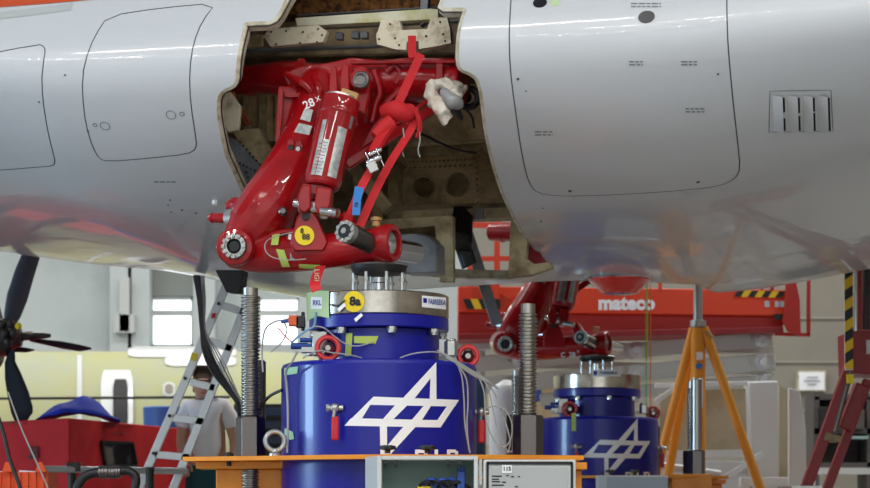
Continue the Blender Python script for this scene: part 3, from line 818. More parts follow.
# damper cylinder
A, B = G(341, 100, 5.02), G(321, 190, 4.94); d = (B - A).normalized()
dmp = MB().lathe(A, [(.070, 0), (.084, .004), (.086, .05), (.088, .06), (.088, .075), (.084, .085), (.083, .37), (.074, .40), (.066, .41)], 48, d).build('damper', 'red', gear, smooth=12)
MB().lathe(A - d * .012, [(.060, 0), (.074, .004), (.074, .016)], 36, d).build('seal_ring', 'zinc', dmp)
MB().box(A - d * .02 + Vector((.035, -.02, 0)), (.075, .05, .03), Matrix.Rotation(0.35, 3, 'Y')).build('tan_tape', 'tan', dmp, bevel=.004)
def on_cyl(A, d, r, ang0, ang1, h0, h1, nseg=10):
    """patch on a cylinder about axis d from A; ang 0 faces the camera, + to the right"""
    f = Vector((0, -1, 0)); f = (f - d * f.dot(d)).normalized(); sd = Vector((1, 0, 0)); sd = (sd - d * sd.dot(d) - f * sd.dot(f)).normalized()
    vs = []
    for i in range(nseg + 1):
        a = math.radians(ang0 + (ang1 - ang0) * i / nseg); o = A + (f * math.cos(a) + sd * math.sin(a)) * r
        vs += [o + d * h0, o + d * h1]
    return vs, [(2 * i, 2 * i + 1, 2 * i + 3, 2 * i + 2) for i in range(nseg)]
def sticker(name, m, *a, parent=dmp): return MB().add(*on_cyl(A, d, .0845, *a)).build(name, m, parent)
sticker('rating_plate', 'silverplate', -38, -24, .13, .385); sticker('rating_plate', 'silverplate', -22, -2, .22, .385)
sticker('rating_plate', 'silverplate', 14, 44, .15, .38)
for k in range(8): sticker('red_print', 'red', -32 + k % 2, -20 + k % 2, .24 + k * .016, .245 + k * .016)
s2 = MB()
for k in range(10): s2.add(*on_cyl(A, d, .0849, -20 + (k % 3), -5 - (k % 2) * 4, .232 + k * .015, .237 + k * .015))
s2.build('plate_print', 'mark', dmp, kind='stuff')
MB().add(*on_cyl(A, d, .085, 48, 60, .08, .14)).build('dark_decal', 'greypanel', dmp)
# fork under the damper, pins
t = MB()
t.prism([G(*q, 4.88) for q in ((301, 186), (311, 184), (311, 208), (305, 213), (298, 209), (297, 198))], (0, .16, 0))
t.prism([G(*q, 4.88) for q in ((316, 186), (332, 188), (331, 204), (326, 214), (318, 214), (314, 205))], (0, .16, 0))
t.prism([G(*q, 4.92) for q in ((302, 183), (333, 186), (332, 195), (300, 193))], (0, .12, 0)); red('fork', t, .008)
t = MB().cyl(G(294, 203, 4.95), G(316, 207, 4.93), .018).cyl(G(300, 206, 4.95), G(324, 207, 4.93), .034); t.build('cross_pin', 'chrome', gear)
t = MB().cyl(G(322, 211, 4.88), G(338, 213, 4.84), .019).cyl(G(330, 212, 4.86), G(333, 212.5, 4.855), .022); t.build('cross_pin', 'chrome', gear)
yk = MB().prism([G(*q, 4.925) for q in ((290, 242), (297, 217), (302, 209.5), (307, 208), (312, 210), (318, 218), (328, 242), (324, 250), (293, 250))], (0, 0.10, 0)); red('yoke_lug', yk, .012)
MB().lathe(G(305.5, 216, 4.922), [(.018, 0), (.018, .012)], 16, (0, -1, 0)).build('bolt_hole', 'darkmetal', gear)
# castellated hub nut
c = G(236, 247, 5.08); hub = MB().lathe(c, [(.078, -.03), (.080, 0), (.076, .012), (.056, .016), (.05, .0)], 40, (-.2, -1, 0), cap=False).build('hub_collar', 'red', gear)
t = MB(); ax = Vector((-.2, -1, 0)).normalized(); e1 = Vector((1, -.2, 0)).normalized(); e2 = Vector((0, 0, 1))
t.lathe(c, [(.053, .0), (.053, .03), (.033, .034), (.033, 0)], 40, ax, cap=False)
for k in range(12):
    a = 2 * math.pi * k / 12
    R = Matrix((e1 * math.cos(a) + e2 * math.sin(a), -e1 * math.sin(a) + e2 * math.cos(a), ax)).transposed()
    t.box(c + ax * .036 + (e1 * math.cos(a) + e2 * math.sin(a)) * .047, (.016, .016, .016), R)
t.build('castle_nut', 'zinc', gear, bevel=.002)
MB().lathe(c, [(.033, -.02), (.033, .018), (.025, .022), (.025, .028)], 24, ax).build('axle_plug', 'black', gear, bevel=.002)
MB().cyl(G(232, 218, 5.2), G(211, 218, 5.24), .026, .019).cyl(G(213, 218, 5.235), G(209, 218, 5.245), .024, .016).build('towing_pin', 'red', gear, bevel=.003)
MB().cyl(G(236, 218, 5.19), G(229, 219, 5.21), .044).build('pin_collar', 'zinc', gear)
# right ring of the foot, gray pin, chrome strut
ax2 = Vector((.9, -.42, 0)).normalized(); c = G(386, 243.5, 4.9)
t = MB().lathe(c, [(.066, -.06), (.078, -.035), (.082, .0), (.082, .03), (.077, .042), (.056, .042), (.054, .0)], 40, ax2, cap=False); t.build('end_ring', 'red', gear, bevel=.003)
MB().lathe(c, [(.054, -.02), (.054, .02), (.046, .026), (.04, .0)], 32, ax2).build('ring_bush', 'zinc', gear)
MB().cyl(c + Vector((-.02, .05, -.01)), G(416, 253, 5.15), .048, .045).build('strut_tube', 'chrome', gear)
a, b = G(346.5, 232, 4.72), G(377, 247, 4.92); dx = (b - a).normalized()
t = MB().lathe(a, [(.036, 0), (.043, .012), (.043, .27)], 28, dx); t.build('grey_pin', 'gun', gear)
t = MB(); t.lathe(a, [(.047, -.012), (.047, .02)], 28, dx)
for k in range(10):
    e1 = dx.orthogonal().normalized(); e2 = dx.cross(e1); an = 2 * math.pi * k / 10
    R = Matrix((e1 * math.cos(an) + e2 * math.sin(an), -e1 * math.sin(an) + e2 * math.cos(an), dx)).transposed()
    t.box(a - dx * .014 + (e1 * math.cos(an) + e2 * math.sin(an)) * .039, (.016, .014, .01), R)
t.build('pin_nut', 'zinc', gear, bevel=.001)
MB().lathe(a - dx * .02, [(.030, 0), (.030, .01)], 20, dx).build('pin_core', 'black', gear)
MB().lathe(a - dx * .024, [(.014, 0), (.010, .01)], 6, dx).build('pin_bolt', 'zinc', gear)
MB().lathe(G(376, 226, 4.93), [(.016, 0), (.016, .02), (.024, .024), (.024, .036), (.014, .04)], 6).build('grease_nipple', 'tan', gear)
# slots with bolt heads on the leg
for k, (x, y) in enumerate(((291, 148), (298, 149), (295, 163), (292, 171.5))):
    MB().lathe(G(x, y, 5.165), [(.015, -.04), (.015, 0), (.01, .006)], 14, (0, -1, 0)).build('bolt_head', 'darkmetal' if k < 1 else 'steeldk', gear)
for pts in ([(288, 141), (291, 139), (295, 142), (294, 154), (290, 158), (288, 153)], [(296, 142), (301, 141), (304, 146), (301, 158), (297, 176), (291, 176), (290, 168), (294, 155)]):
    MB().prism([G(*q, 5.195) for q in pts], (0, -.022, 0)).build('bolt_pad', 'red', gear, bevel=.004)
for x, y in ((283, 211),):
    MB().lathe(G(x, y, 5.06 if y > 200 else 5.55), [(.02, -.03), (.02, 0), (.012, .008)], 14, (0, -1, 0)).build('bolt_head', 'gun', gear)
# silver stickers and painted characters on the leg
LEGS = 5.24
def legpatch(name, poly, m, Y=5.19, th=.03): return MB().prism([G(x, y, Y) for x, y in poly], (0, th, 0)).build(name, m, gear)
legpatch('silver_label', [(299, 123), (312, 126), (309, 135), (294, 132)], 'silverplate', 5.21)
legpatch('silver_label', [(305, 108), (313, 110), (310, 122), (300, 119)], 'silverplate', 5.25)
t = MB(); text_on(t, '28', .052, G(309, 104, 5.24), (.75, 0, .35), (-.42, 0, .9), 0.02); text_on(t, 'X', .03, G(318, 99, 5.24), (.75, 0, .35), (-.42, 0, .9), 0.02)
t.build('painted_number', 'white', gear)
t = MB(); text_on(t, 'C  28', .045, G(330, 262, 4.90), (1, 0, .04), (0, 0, 1), 0.02); text_on(t, 'X', .025, G(346, 257, 4.90), (1, 0, 0), (0, 0, 1), 0.02)
far_text = t
# gear hangings: tapes and round yellow label
def onfoot(poly, Yf=4.955, dx=0, m='tape', name='green_tape', parent=gear):
    # wrap over the round foot: subdivide in y
    vs = []; fs = []
    (x0, y0), (x1, y1), (x2, y2), (x3, y3) = poly; N = 8
    for i in range(N + 1):
        t = i / N
        for xa, ya, xb, yb in ((x0, y0, x3, y3), (x1, y1, x2, y2)):
            x = xa + (xb - xa) * t; y = ya + (yb - ya) * t
            Yc = 5.08 + (300 - x) * .0018; rr = 18.8 / FPX * 9; zz = (252.5 - y) / FPX * 9; dyy = math.sqrt(max(0.0001, rr * rr - zz * zz))
            vs.append(G(x, y, Yc - dyy - 0.004))
    fs = [(2 * i, 2 * i + 1, 2 * i + 3, 2 * i + 2) for i in range(N)]
    return MB().add(vs, fs).build(name, m, parent)
onfoot([(272, 235), (280, 233), (278, 245), (271, 245)]); onfoot([(276, 249), (284, 250), (290, 267), (282, 267)])
onfoot([(299, 264), (320, 265), (323, 270), (299, 268)]); onfoot([(290, 253), (318, 253), (318, 260), (290, 260)], m='silverplate', name='silver_tag')
onfoot([(306, 251), (318, 250), (319, 262), (308, 263)], m='white', name='white_tag')
t = MB().lathe(G(304.5, 235.5, 4.915), [(.042, 0), (.042, .003)], 28, (0, 1, 0)); yl = t.build('yellow_label', 'yellow', gear)
t = MB(); text_on(t, '88', .034, G(306, 237, 4.912), (1, 0, -.05), (0, 0, 1), .03); text_on(t, '8', .03, G(302, 231, 4.912), (1, 0, 0), (0, 0, 1), .03); t.build('label_print', 'black', yl)
wr = MB().tube([G(308, 230, 4.93), G(285, 234, 4.96), (G(268, 240, 5.0)), G(265, 249, 4.99), G(272, 257, 4.97), G(288, 260, 4.95), G(306, 259, 4.93)], .0022, 6, 6)
wr.build('sensor_wire', 'cable', gear)
onfoot([(289, 231), (292, 231), (291, 240), (288, 239)], m='white', name='white_tag')

# ratchet strap
strap = thing('ratchet_strap', 'red webbing ratchet strap looped down from the bay frame to the gear foot', 'strap', tuple(G(412, 45, 5.1)))
sd = (1, 0, .3)
MB().ribbon([G(412, 36, 5.2), G(412, 52, 5.15), G(413, 58, 5.13)], .036, .005, (1, 0, 0)).build('webbing', 'redstrap', strap)
MB().ribbon([G(421, 54, 5.12), G(409, 80, 5.1), G(396, 108, 5.08)], .038, .005, (1, .2, .4)).build('webbing', 'redstrap', strap)
MB().ribbon([G(396, 106, 5.07), G(390, 124, 5.0), G(380, 140, 4.95), G(374, 152, 4.9)], .045, .02, (1, 0, .45)).build('webbing', 'redstrap', strap)
MB().ribbon([G(371, 170, 4.88), G(362, 186, 4.85), G(352, 210, 4.84), G(345, 226, 4.86)], .036, .005, (1, .1, .5)).build('webbing', 'redstrap', strap)
MB().ribbon([G(414, 108, 5.05), G(412, 128, 5.02), G(392, 160, 4.95), G(374, 194, 4.9), G(360, 226, 4.88)], .036, .006, (1, .1, .5)).build('webbing', 'redstrap', strap)
MB().ribbon([G(398, 112, 5.06), G(408, 104, 5.04), G(416, 112, 5.02), G(420, 126, 5.0), G(417, 138, 5.0)], .028, .005, (.5, .8, .2)).build('webbing', 'redstrap', strap)
t = MB().tube([G(384, 112, 5.04), G(396, 110, 5.0), G(406, 114, 5.02), G(412, 108, 5.05)], [.03, .045, .04, .02], 12, 4); t.tube([G(374, 136, 4.97), G(384, 128, 4.99), G(392, 122, 5.0)], [.02, .035, .035], 12, 4)
t.build('webbing_knot', 'redstrap', strap)
bk = MB()
R = Matrix.Rotation(math.radians(-24), 3, 'Y')
for s_ in (-1, 1): bk.box(G(375, 160, 4.86) + R @ Vector((s_ * .024, 0, 0)), (.005, .02, .085), R)
bk.cyl(G(375, 152, 4.86) + R @ Vector((-.03, 0, 0)), G(375, 152, 4.86) + R @ Vector((.03, 0, 0)), .010).cyl(G(374, 160, 4.85) + R @ Vector((-.034, 0, 0)), G(374, 160, 4.85) + R @ Vector((.034, 0, 0)), .013)
bk.build('buckle', 'chrome', strap, bevel=.001)
MB().box(G(372.5, 167, 4.84), (.042, .014, .045), R).build('buckle_lever', 'zinc', strap, bevel=.003)
MB().prism([G(*q, 4.83) for q in ((355, 186), (364, 188), (361, 200), (360, 215), (352, 215), (353, 198))], (0, .004, 0)).build('blue_tag', 'bluetag', strap)
t = MB(); text_on(t, '10', .022, G(356.5, 205, 4.827), (.3, 0, 1), (-1, 0, .3), .02); t.build('tag_print', 'blackgl', strap)
for x in (403, 419): MB().tube([G(x, 128, 5.0), G(x + 1, 140, 5.0), G(x - 1, 150, 5.0), G(x + 1, 157, 5.0)], .003, 6).build('loose_cord', 'cable', strap)

# rag hung over the clevis
rag = thing('rag', 'crumpled off-white rag draped over the right end of the red gear beam', 'rag', tuple(G(440, 85, 5.2)))
pts = [G(449, 108, 5.12), G(441, 104, 5.1), G(434, 97, 5.1), G(432, 90, 5.12), G(438, 84, 5.13), G(446, 84, 5.12), G(453, 89, 5.1), G(459, 97, 5.08)]
t = MB().tube([G(446, 121, 5.1), G(442, 112, 5.08), G(435, 102, 5.08), G(431, 92, 5.09), G(436, 84, 5.11), G(445, 84, 5.11), G(452, 90, 5.09), G(459, 96, 5.08), G(461, 99, 5.09)],
              [.022, .034, .032, .026, .024, .028, .024, .026, .008], 24, 8)
t.tube([G(450, 91, 5.12), G(458, 86, 5.14), G(462, 90, 5.16), G(457, 94, 5.15)], [.012, .026, .024, .01], 20, 6)
for i, v in enumerate(t.v):
    t.v[i] = v + Vector((noise.noise(v * 28), noise.noise(v * 28 + Vector((9, 0, 0))), noise.noise(v * 28 + Vector((0, 9, 0))))) * .018
t.build('rag_cloth', 'rag', rag, smooth=70)
t = MB().tube([G(442, 92, 5.08), G(452, 100, 5.06), G(460, 106, 5.1)], [.02, .035, .02], 14, 5)
for i, v in enumerate(t.v): t.v[i] = v + Vector((noise.noise(v * 22), 0, noise.noise(v * 22 + Vector((0, 9, 0))))) * .015
t.build('grey_wrapping', mat('grey_film', S(150, 150, 152), .25, coat=.5), rag, smooth=70)

# ---------------------------------------------------------------- shakers
SC = Vector((0.0, D(5.0), 0)); SC.x = (379 - HX) / FPX * SC.y
def zs(py, Y=4.7): return ZC + (HY - py) / FPX * D(Y)
RB = .424
def X_(px, Y): return (px - HX) / FPX * D(Y)
shaker = thing('vibration_shaker', 'near large blue shaker cylinder under the left landing gear, white flight emblem on its side', 'shaker', (SC.x, SC.y, .05))
def L(prof, seg=64): return MB().lathe((SC.x, SC.y, 0), prof, seg)
ZT = zs(358, 4.58)
body = L([(RB - .04, .05), (RB, .06), (RB, ZT - .02), (RB - .006, ZT - .006), (RB - .02, ZT), (.2, ZT)], 128).build('body', 'blue', shaker, smooth=10)
L([(.262, ZT), (.262, zs(327))], 64).build('neck', 'blue', shaker)
fl = L([(.30, zs(326)), (.303, zs(325)), (.303, zs(314)), (.297, zs(313))], 72).build('flange', 'blue', shaker, smooth=12)
ring = L([(.300, zs(313)), (.303, zs(312)), (.303, zs(290.5)), (.298, zs(289.5)), (.1, zs(289.5))], 72).build('steel_ring', 'steel', shaker, smooth=12)
disc = L([(.05, zs(271, 4.88)), (.11, zs(271, 4.88)), (.122, zs(266, 4.88)), (.122, zs(263.5, 4.88))], 48).build('top_disc', 'black', shaker)
L([(.124, zs(263.5, 4.88)), (.127, zs(263, 4.88)), (.124, zs(262, 4.88))], 48).build('disc_rim', 'zinc', disc)
sp = L([(.036, zs(290)), (.036, zs(276)), (.03, zs(275)), (.03, zs(270))], 32).build('spindle', 'chrome', shaker)
for k in range(8):
    a = 2 * math.pi * (k + .4) / 8; c = Vector((SC.x + .115 * math.cos(a), SC.y + .115 * math.sin(a), 0))
    sb = MB().lathe(c, [(.0075, zs(290)), (.0075, zs(271, 4.88))], 10).build('stud', 'zinc', shaker)
    MB().lathe(c, [(.013, zs(275.5)), (.013, zs(272))], 6).build('nut', 'steeldk', sb)
for k in range(8):
    a = 2 * math.pi * (k + .28) / 8; c = Vector((SC.x + .283 * math.cos(a), SC.y + .283 * math.sin(a), 0))
    MB().lathe(c, [(.021, zs(329.5)), (.021, zs(326)),], 6).lathe(c, [(.017, zs(332)), (.017, zs(329.5))], 10).build('flange_bolt', 'zinc', shaker)
def cylmap(px, py, r=RB, off=.0015, C=SC):
    """sight line meets the vertical cylinder of radius r"""
    p = (px - HX) / FPX; rr = r + off
    a = p * p + 1; b = -2 * (p * C.x + C.y); c = C.x ** 2 + C.y ** 2 - rr * rr; D = max(0, b * b - 4 * a * c)
    t = (-b - math.sqrt(D)) / (2 * a); return Vector((p * t, t, ZC + (HY - py) / FPX * t))
def wrap(poly, step=4.0, **kw):
    bm = bmesh.new(); bm.faces.new([bm.verts.new((x, y, 0)) for x, y in poly])
    xs = [q[0] for q in poly]; x = min(xs) + step
    while x < max(xs):
        bmesh.ops.bisect_plane(bm, geom=list(bm.verts) + list(bm.edges) + list(bm.faces), plane_co=(x, 0, 0), plane_no=(1, 0, 0)); x += step
    bm.verts.index_update(); vs = [cylmap(v.co.x, v.co.y, **kw) for v in bm.verts]; fs = [tuple(v.index for v in f.verts) for f in bm.faces]; bm.free()
    return vs, fs
LOGO = [[(373.5, 396.6), (459, 399.9), (455, 406.6), (368, 404.8)], [(344.4, 425.7), (351, 418.2), (445, 420.3), (440.5, 427.5)],
        [(344.4, 425.7), (373.5, 396.6), (379, 398), (370, 405.2), (362.3, 418), (358, 425.9)], [(459, 399.9), (440.5, 427.5), (433, 427), (437, 420.5), (447, 406), (450, 400.5)],
        [(383, 419), (395.6, 404.5), (403.8, 397.2), (436.3, 362), (430.7, 378), (415, 397.8), (407, 405.6), (393.3, 419.3)], [(436.3, 362), (436.5, 400), (429.6, 400), (430.5, 376)],
        [(411.7, 420), (424.4, 405), (430, 399), (436.5, 399), (431, 406), (422, 420), (415, 427.5), (393.5, 451), (387, 458), (387, 446), (403, 427)], [(379.8, 426), (387, 426), (387, 462), (380.5, 462)]]
lg = MB()
for k, q in enumerate(LOGO): lg.add(*wrap(q, off=.0012 + .0003 * k))
lg.build('emblem', 'white', shaker, smooth=80)
lt = MB()   # the letters D L R under the emblem
def bar(x0, y0, x1, y1): lt.add(*wrap([(x0, y0), (x1, y0), (x1, y1), (x0, y1)], off=.0015))
bar(415, 449.5, 418.5, 466); bar(415, 449.5, 425, 453); bar(415, 462.5, 425, 466); bar(424, 451, 427.5, 464.5)
bar(434.5, 449.5, 438, 466); bar(434.5, 462.5, 443.5, 466)
bar(447, 449.5, 450.4, 466); bar(447, 449.5, 456, 452.8); bar(455, 451, 458, 457.5); bar(447, 456.5, 456, 459.5); lt.add(*wrap([(452, 459), (455.5, 459), (459, 466), (455.5, 466)]))
lt.build('lettering', 'white', shaker, smooth=80, kind='stuff')
# maker's label on the steel ring
lb = MB().add(*wrap([(422, 295.5), (446, 297.5), (446, 309.5), (422, 307)], 3, r=.303, off=.001)).build('maker_label', 'white', ring)
def rtext(txt, size, px, py, slope, thick=.02, r=.303, xs=1.0, off=.002):
    vs, fs = text_mesh(txt, size, thick); k = FPX / 8.72
    return [cylmap(px + v.x * k * xs, py + v.x * k * slope * xs - v.y * k, r=r, off=off) for v in vs], fs
def rtextg(*a, **k): return MB().add(*rtext(*a, **k))
rtextg('FABREEKA', .030, 437, 302.3, .08, thick=.03, xs=.52).build('label_print', 'conn', lb)
MB().add(*wrap([(423.3, 298), (427, 298.3), (427, 303), (423.3, 302.7)], 3, r=.303, off=.002)).build('label_logo', 'blue', lb)
# near-shaker extras that the far one does not show come after the copy
def valve_ring(px, py, Y, parent, r=.045, ax=(0.1, -1, 0)):
    c = P(px, py, Y); o = MB().torus(c, r, .0115, ax).build('red_ring', 'ringred', parent)
    MB().lathe(c + Vector((0, .05, 0)), [(.03, 0), (.03, .04), (.018, .05), (.012, .06)], 6, (0, -1, 0)).lathe(c, [(.0, -.02), (.012, -.02), (.012, .012)], 8, (0, -1, 0)).build('valve_stem', 'steeldk', parent)
    return o
valve_ring(328, 348, 4.72, shaker); valve_ring(468, 356, 4.95, shaker, .04)
# left valve block and right lifting stud
vb = MB().box(P(320, 344, 4.82), (.06, .08, .10)).box(P(312, 350, 4.85), (.09, .04, .025)).cyl(P(296, 346, 4.85), P(322, 346, 4.85), .011).cyl(P(310, 356, 4.85), P(310, 336, 4.85), .012)
vb.build('valve_block', 'zinc', shaker, bevel=.003)
MB().cyl(P(291, 346, 4.85), P(312, 346, 4.85), .014).cyl(P(300, 340, 4.84), P(316, 340, 4.84), .01).build('blue_fitting', 'conn', shaker)
t = MB().lathe(P(451, 356, 4.88), [(.03, 0), (.03, .03), (.018, .032)], 6).lathe(P(451, 350, 4.88), [(.03, 0), (.03, .035), (.024, .04)], 6).lathe(P(451, 341.5, 4.88), [(.022, 0), (.022, .012)], 8)
t.build('corner_stud', 'zinc', shaker, bevel=.002)
# cylinder drain cock: steel body, red lever
def cock(px, py, Y, parent, s=1.0):
    c = P(px, py, Y)
    MB().cyl(c + Vector((0, .06, 0)), c + Vector((0, -.03, 0)), .016 * s).cyl(c + Vector((-.035 * s, -.012, 0)), c + Vector((.035 * s, -.012, 0)), .012 * s).ball(c + Vector((0, -.02, 0)), .02 * s).lathe(c + Vector((-.03 * s, -.012, 0)), [(.017 * s, -.006), (.017 * s, .006)], 6, (1, 0, 0)).build('drain_cock', 'zinc', parent, bevel=.001)
    MB().tube([c + Vector((0, -.03, -.01)), c + Vector((-.004, -.035, -.04 * s))], .008 * s, 8, 1).build('lever_neck', 'steeldk', parent)
    return MB().box(c + Vector((.002, -.035, -.085 * s)), (.03 * s, .014, .10 * s)).build('lever', 'handle', parent, bevel=.007 * s)
cock(335, 408, 4.60, shaker); cock(481, 412, 4.95, shaker)
MB().lathe(P(470, 460, 5.3), [(.07, 0), (.07, .36), (.06, .37)], 32).build('side_tank', 'bluedk', shaker)
# ---- the second gear and shaker stand one wheel track further
OFF = Vector((X_(597, 8.0) - SC.x, D(8.0) - D(5.0), 0))
g2 = copy_tree(gear); g2.location = gear.location + OFF
g2['label'] = 'darker red landing gear leg farther back, seen between the threaded rod and the orange lift'
ft = far_text.build('painted_number', 'white', None); 
ft.data.transform(Matrix.Translation(-gear.location)); ft.parent = g2
s2 = copy_tree(shaker); s2.location = shaker.location + OFF
s2['label'] = 'farther and smaller blue shaker cylinder beside the orange tripod, label on its steel ring'
gear['group'] = g2['group'] = 'red landing gear legs'
shaker['group'] = s2['group'] = 'blue shakers under the landing gear'
for ch in list(g2.children):
    if ch.name.split('.')[0] in ('green_tape', 'sensor_wire', 'yellow_label', 'white_tag', 'silver_tag', 'tan_tape'):
        for q in list(ch.children): bpy.data.objects.remove(q)
        bpy.data.objects.remove(ch)
WL[g2] = Vector(g2.location)
MB().rail(P(461, 214, 7.35), P(497, 324, 7.7), .075, .05, (0, 1, 0)).build('grey_strut', 'greypanel', g2, bevel=.006)
# the far ring carries its label nearer the middle
for ch in s2.children:
    if ch.name.startswith('steel_ring'):
        for q in list(ch.children):
            for r_ in list(q.children): bpy.data.objects.remove(r_)
            bpy.data.objects.remove(q)
        fring = ch
C2 = SC + OFF
def onfar(poly, step=3, r=.303, off=.001): 
    return MB().add(*wrap(poly, step, r=r, off=off, C=C2))
WL[fring] = Vector(s2.location); WL[s2] = Vector(s2.location)
lb2 = onfar([(592.5, 369.5), (620.5, 369.5), (620.5, 376.5), (592.5, 376.5)]).build('maker_label', 'white', fring)
vs, fs = text_mesh('FABREEKA', .026, .03); k = FPX / 14.1
MB().add([cylmap(608.5 + v.x * k, 373 - v.y * k, r=.303, off=.002, C=C2) for v in vs], fs).build('label_print', 'conn', lb2)
onfar([(593.5, 371), (597, 371), (597, 375), (593.5, 375)], off=.002).build('label_logo', 'blue', lb2)
MB().add(*wrap([(571.5, 413), (576, 413), (576, 431), (571.5, 431)], 3, r=RB, off=.002, C=C2)).build('yellow_strip', 'tape', s2)

# ---- near-shaker extras: tapes, tags, cables
tp = MB().add(*wrap([(306.2, 293), (320, 290.5), (329, 291), (329, 318), (318, 316), (307, 321)], 3, r=.305, off=.003)).build('pale_tape', 'tapeb', ring)
MB().add(*wrap([(311, 297), (322, 297), (322, 309), (311, 309)], 3, r=.305, off=.004)).build('paper_tag', 'white', tp)
rtextg('RKL', .03, 317, 303, 0, r=.305, off=.005, xs=.7).build('tag_print', 'conn', tp)
yl = MB().add(*[(lambda v, f: (v, f))(*wrap([(354 + 10.5 * math.cos(2 * math.pi * k / 24), 301.5 + 10.5 * math.sin(2 * math.pi * k / 24)) for k in range(24)], 3, r=.304, off=.003))][0]).build('yellow_label', 'yellow', ring)
rtextg('8a', .05, 355, 301.5, 0, thick=.05, r=.304, off=.005).build('label_print', 'black', yl)
MB().add(*wrap([(337, 309), (344, 303), (346, 305.5), (339, 312)], 3, r=.306, off=.006)).build('small_tag', 'white', ring)
MB().add(*wrap([(354, 319), (361, 313), (363, 315.5), (356, 322)], 3, r=.308, off=.006)).build('small_tag', 'white', ring)
MB().tube([cylmap(329, 304, r=.31), cylmap(337, 306, r=.315), cylmap(345, 300, r=.31)], .003, 6).build('tag_string', 'cablek', ring)
MB().add(*wrap([(346, 333), (352.5, 333), (351, 356), (345, 356)], 3, r=.262, off=.003)).build('green_tape', 'tape', shaker)
MB().add(*wrap([(354, 336), (378.5, 336), (375.5, 344), (354, 343)], 3, r=.262, off=.003)).build('green_tape', 'tape', shaker)
MB().add(*wrap([(284.2, 368), (298, 366.5), (297, 373.5), (284.2, 375.5)], 2, off=.004)).build('mint_tape', 'tapeg', shaker)
MB().add(*wrap([(284.5, 428), (293, 432), (294, 439), (290, 440), (284.5, 434)], 2, off=.004)).build('mint_tape', 'tapeg', shaker)
MB().ribbon([P(321, 266, 4.93), P(317, 275, 4.8), P(315, 284, 4.72), P(317, 291, 4.71)], .044, .002, (1, 0, .1)).build('ribbon', 'redtag', None)
rb = bpy.data.objects['ribbon']; rb.name = 'warning_ribbon'
tag(rb, 'short red warning ribbon hanging from the gear foot onto the steel ring', 'ribbon')
t = MB(); text_on(t, 'LIGHT', .03, P(316.5, 279, 4.735), (.0, 0, -1), (1, 0, 0), .02); t.build('ribbon_print', 'cream', rb)
def cable(name, pts, r, m, label, group=None, cat='cable'):
    return solo(name, MB().tube([P(*q) for q in pts], r, 7, 6), m, label, cat, group)
cable('cable', [(297, 352, 4.7), (292, 362, 4.66), (286, 372, 4.72), (287, 390, 4.74), (288, 420, 4.74), (287, 453, 4.74)], .005, 'cable', 'white sensor lead taped down the left side of the near shaker')
cable('cable', [(263, 372, 4.9), (262, 350, 4.9), (265, 330, 4.88), (274, 322, 4.86), (284, 320, 4.84), (290, 318, 4.82)], .004, 'cable', 'thin looped lead from the left rod to the orange sensor')
cable('cable', [(271, 352, 4.9), (282, 342, 4.88), (287, 330, 4.85), (284, 322, 4.84)], .003, 'cable', 'fine grey lead curling under the orange sensor')
cable('cable', [(293, 343, 4.8), (286, 337, 4.8), (278, 328, 4.8)], .003, 'cabler', 'thin red lead sticking out left of the valve block')
cable('cable', [(291, 343, 4.75), (299, 336, 4.74), (307, 330, 4.73), (314, 326, 4.72), (316, 312, 4.7)], .005, 'cableb', 'pale blue lead looping over the valve block to the ring')
cable('cable', [(313, 326, 4.71), (324, 328, 4.70), (334, 336, 4.71), (346, 344, 4.72), (358, 346, 4.72), (374, 342, 4.73)], .003, 'cable', 'thin lead arching across the shaker neck behind the green tape')
cable('cable', [(303, 358, 4.72), (318, 351, 4.7), (334, 353, 4.7), (350, 355, 4.7), (362, 358, 4.72)], .003, 'cable', 'thin lead lying on the shaker top past the red ring')
cable('cable', [(400, 358, 4.66), (412, 354, 4.66), (428, 352, 4.67), (440, 353, 4.7), (452, 360, 4.75)], .0032, 'cable', 'grey lead crossing the shaker top towards the right stud')
for k in range(5):
    cable('cable', [(437 + k, 350 + k * 1.2, 4.72), (452 + k, 358 + k * 1.5, 4.74), (468 + k * 1.5, 368 + k * 2, 4.78), (484 + k * 2, 378 + k * 1.6, 4.82), (494 + k, 385 + k, 4.86)], .0032, 'cable',
          'grey sensor lead in the bundle fanning out right of the shaker top', 'bundled grey sensor leads')
cable('cable', [(458, 366, 4.7), (462, 378, 4.72), (464, 400, 4.74), (465, 425, 4.75), (470, 453, 4.76)], .0036, 'cable', 'grey lead hanging straight down the right flank of the emblem')
cable('cable', [(455, 362, 4.7), (466, 378, 4.72), (468, 400, 4.74), (467, 425, 4.75), (469, 450, 4.76)], .0036, 'cable', 'second grey lead down the right flank of the emblem')
cable('cable', [(478, 376, 4.78), (484, 392, 4.78), (486, 420, 4.78), (494, 440, 4.78), (504, 447, 4.78), (511, 438, 4.8), (512, 424, 4.8), (506, 411, 4.8), (496, 406, 4.8), (486, 408, 4.8)], .0032, 'cable', 'grey lead making a round loop beside the right threaded rod')
cable('cable', [(478, 372, 4.8), (488, 388, 4.8), (492, 405, 4.8), (498, 430, 4.8), (508, 453, 4.8)], .0032, 'cable', 'slanting grey lead inside the loop beside the right rod')
cable('cable', [(490, 386, 4.82), (496, 396, 4.82), (503, 415, 4.82), (510, 440, 4.82), (508, 452, 4.82)], .004, 'cable', 'outer slanting grey lead next to the right rod')
snr = thing('position_sensor', 'small orange and black sensor on the left edge of the shaker neck', 'sensor', tuple(P(298, 326, 4.82)))
MB().box(P(294, 321, 4.82), (.045, .05, .045)).build('housing', mat('sensor_orange', S(215, 90, 40), .4), snr, bevel=.004)
MB().box(P(300.5, 322, 4.82), (.04, .05, .05)).cyl(P(303, 331, 4.83), P(303, 312, 4.83), .008).build('cap', 'blackp', snr, bevel=.004)
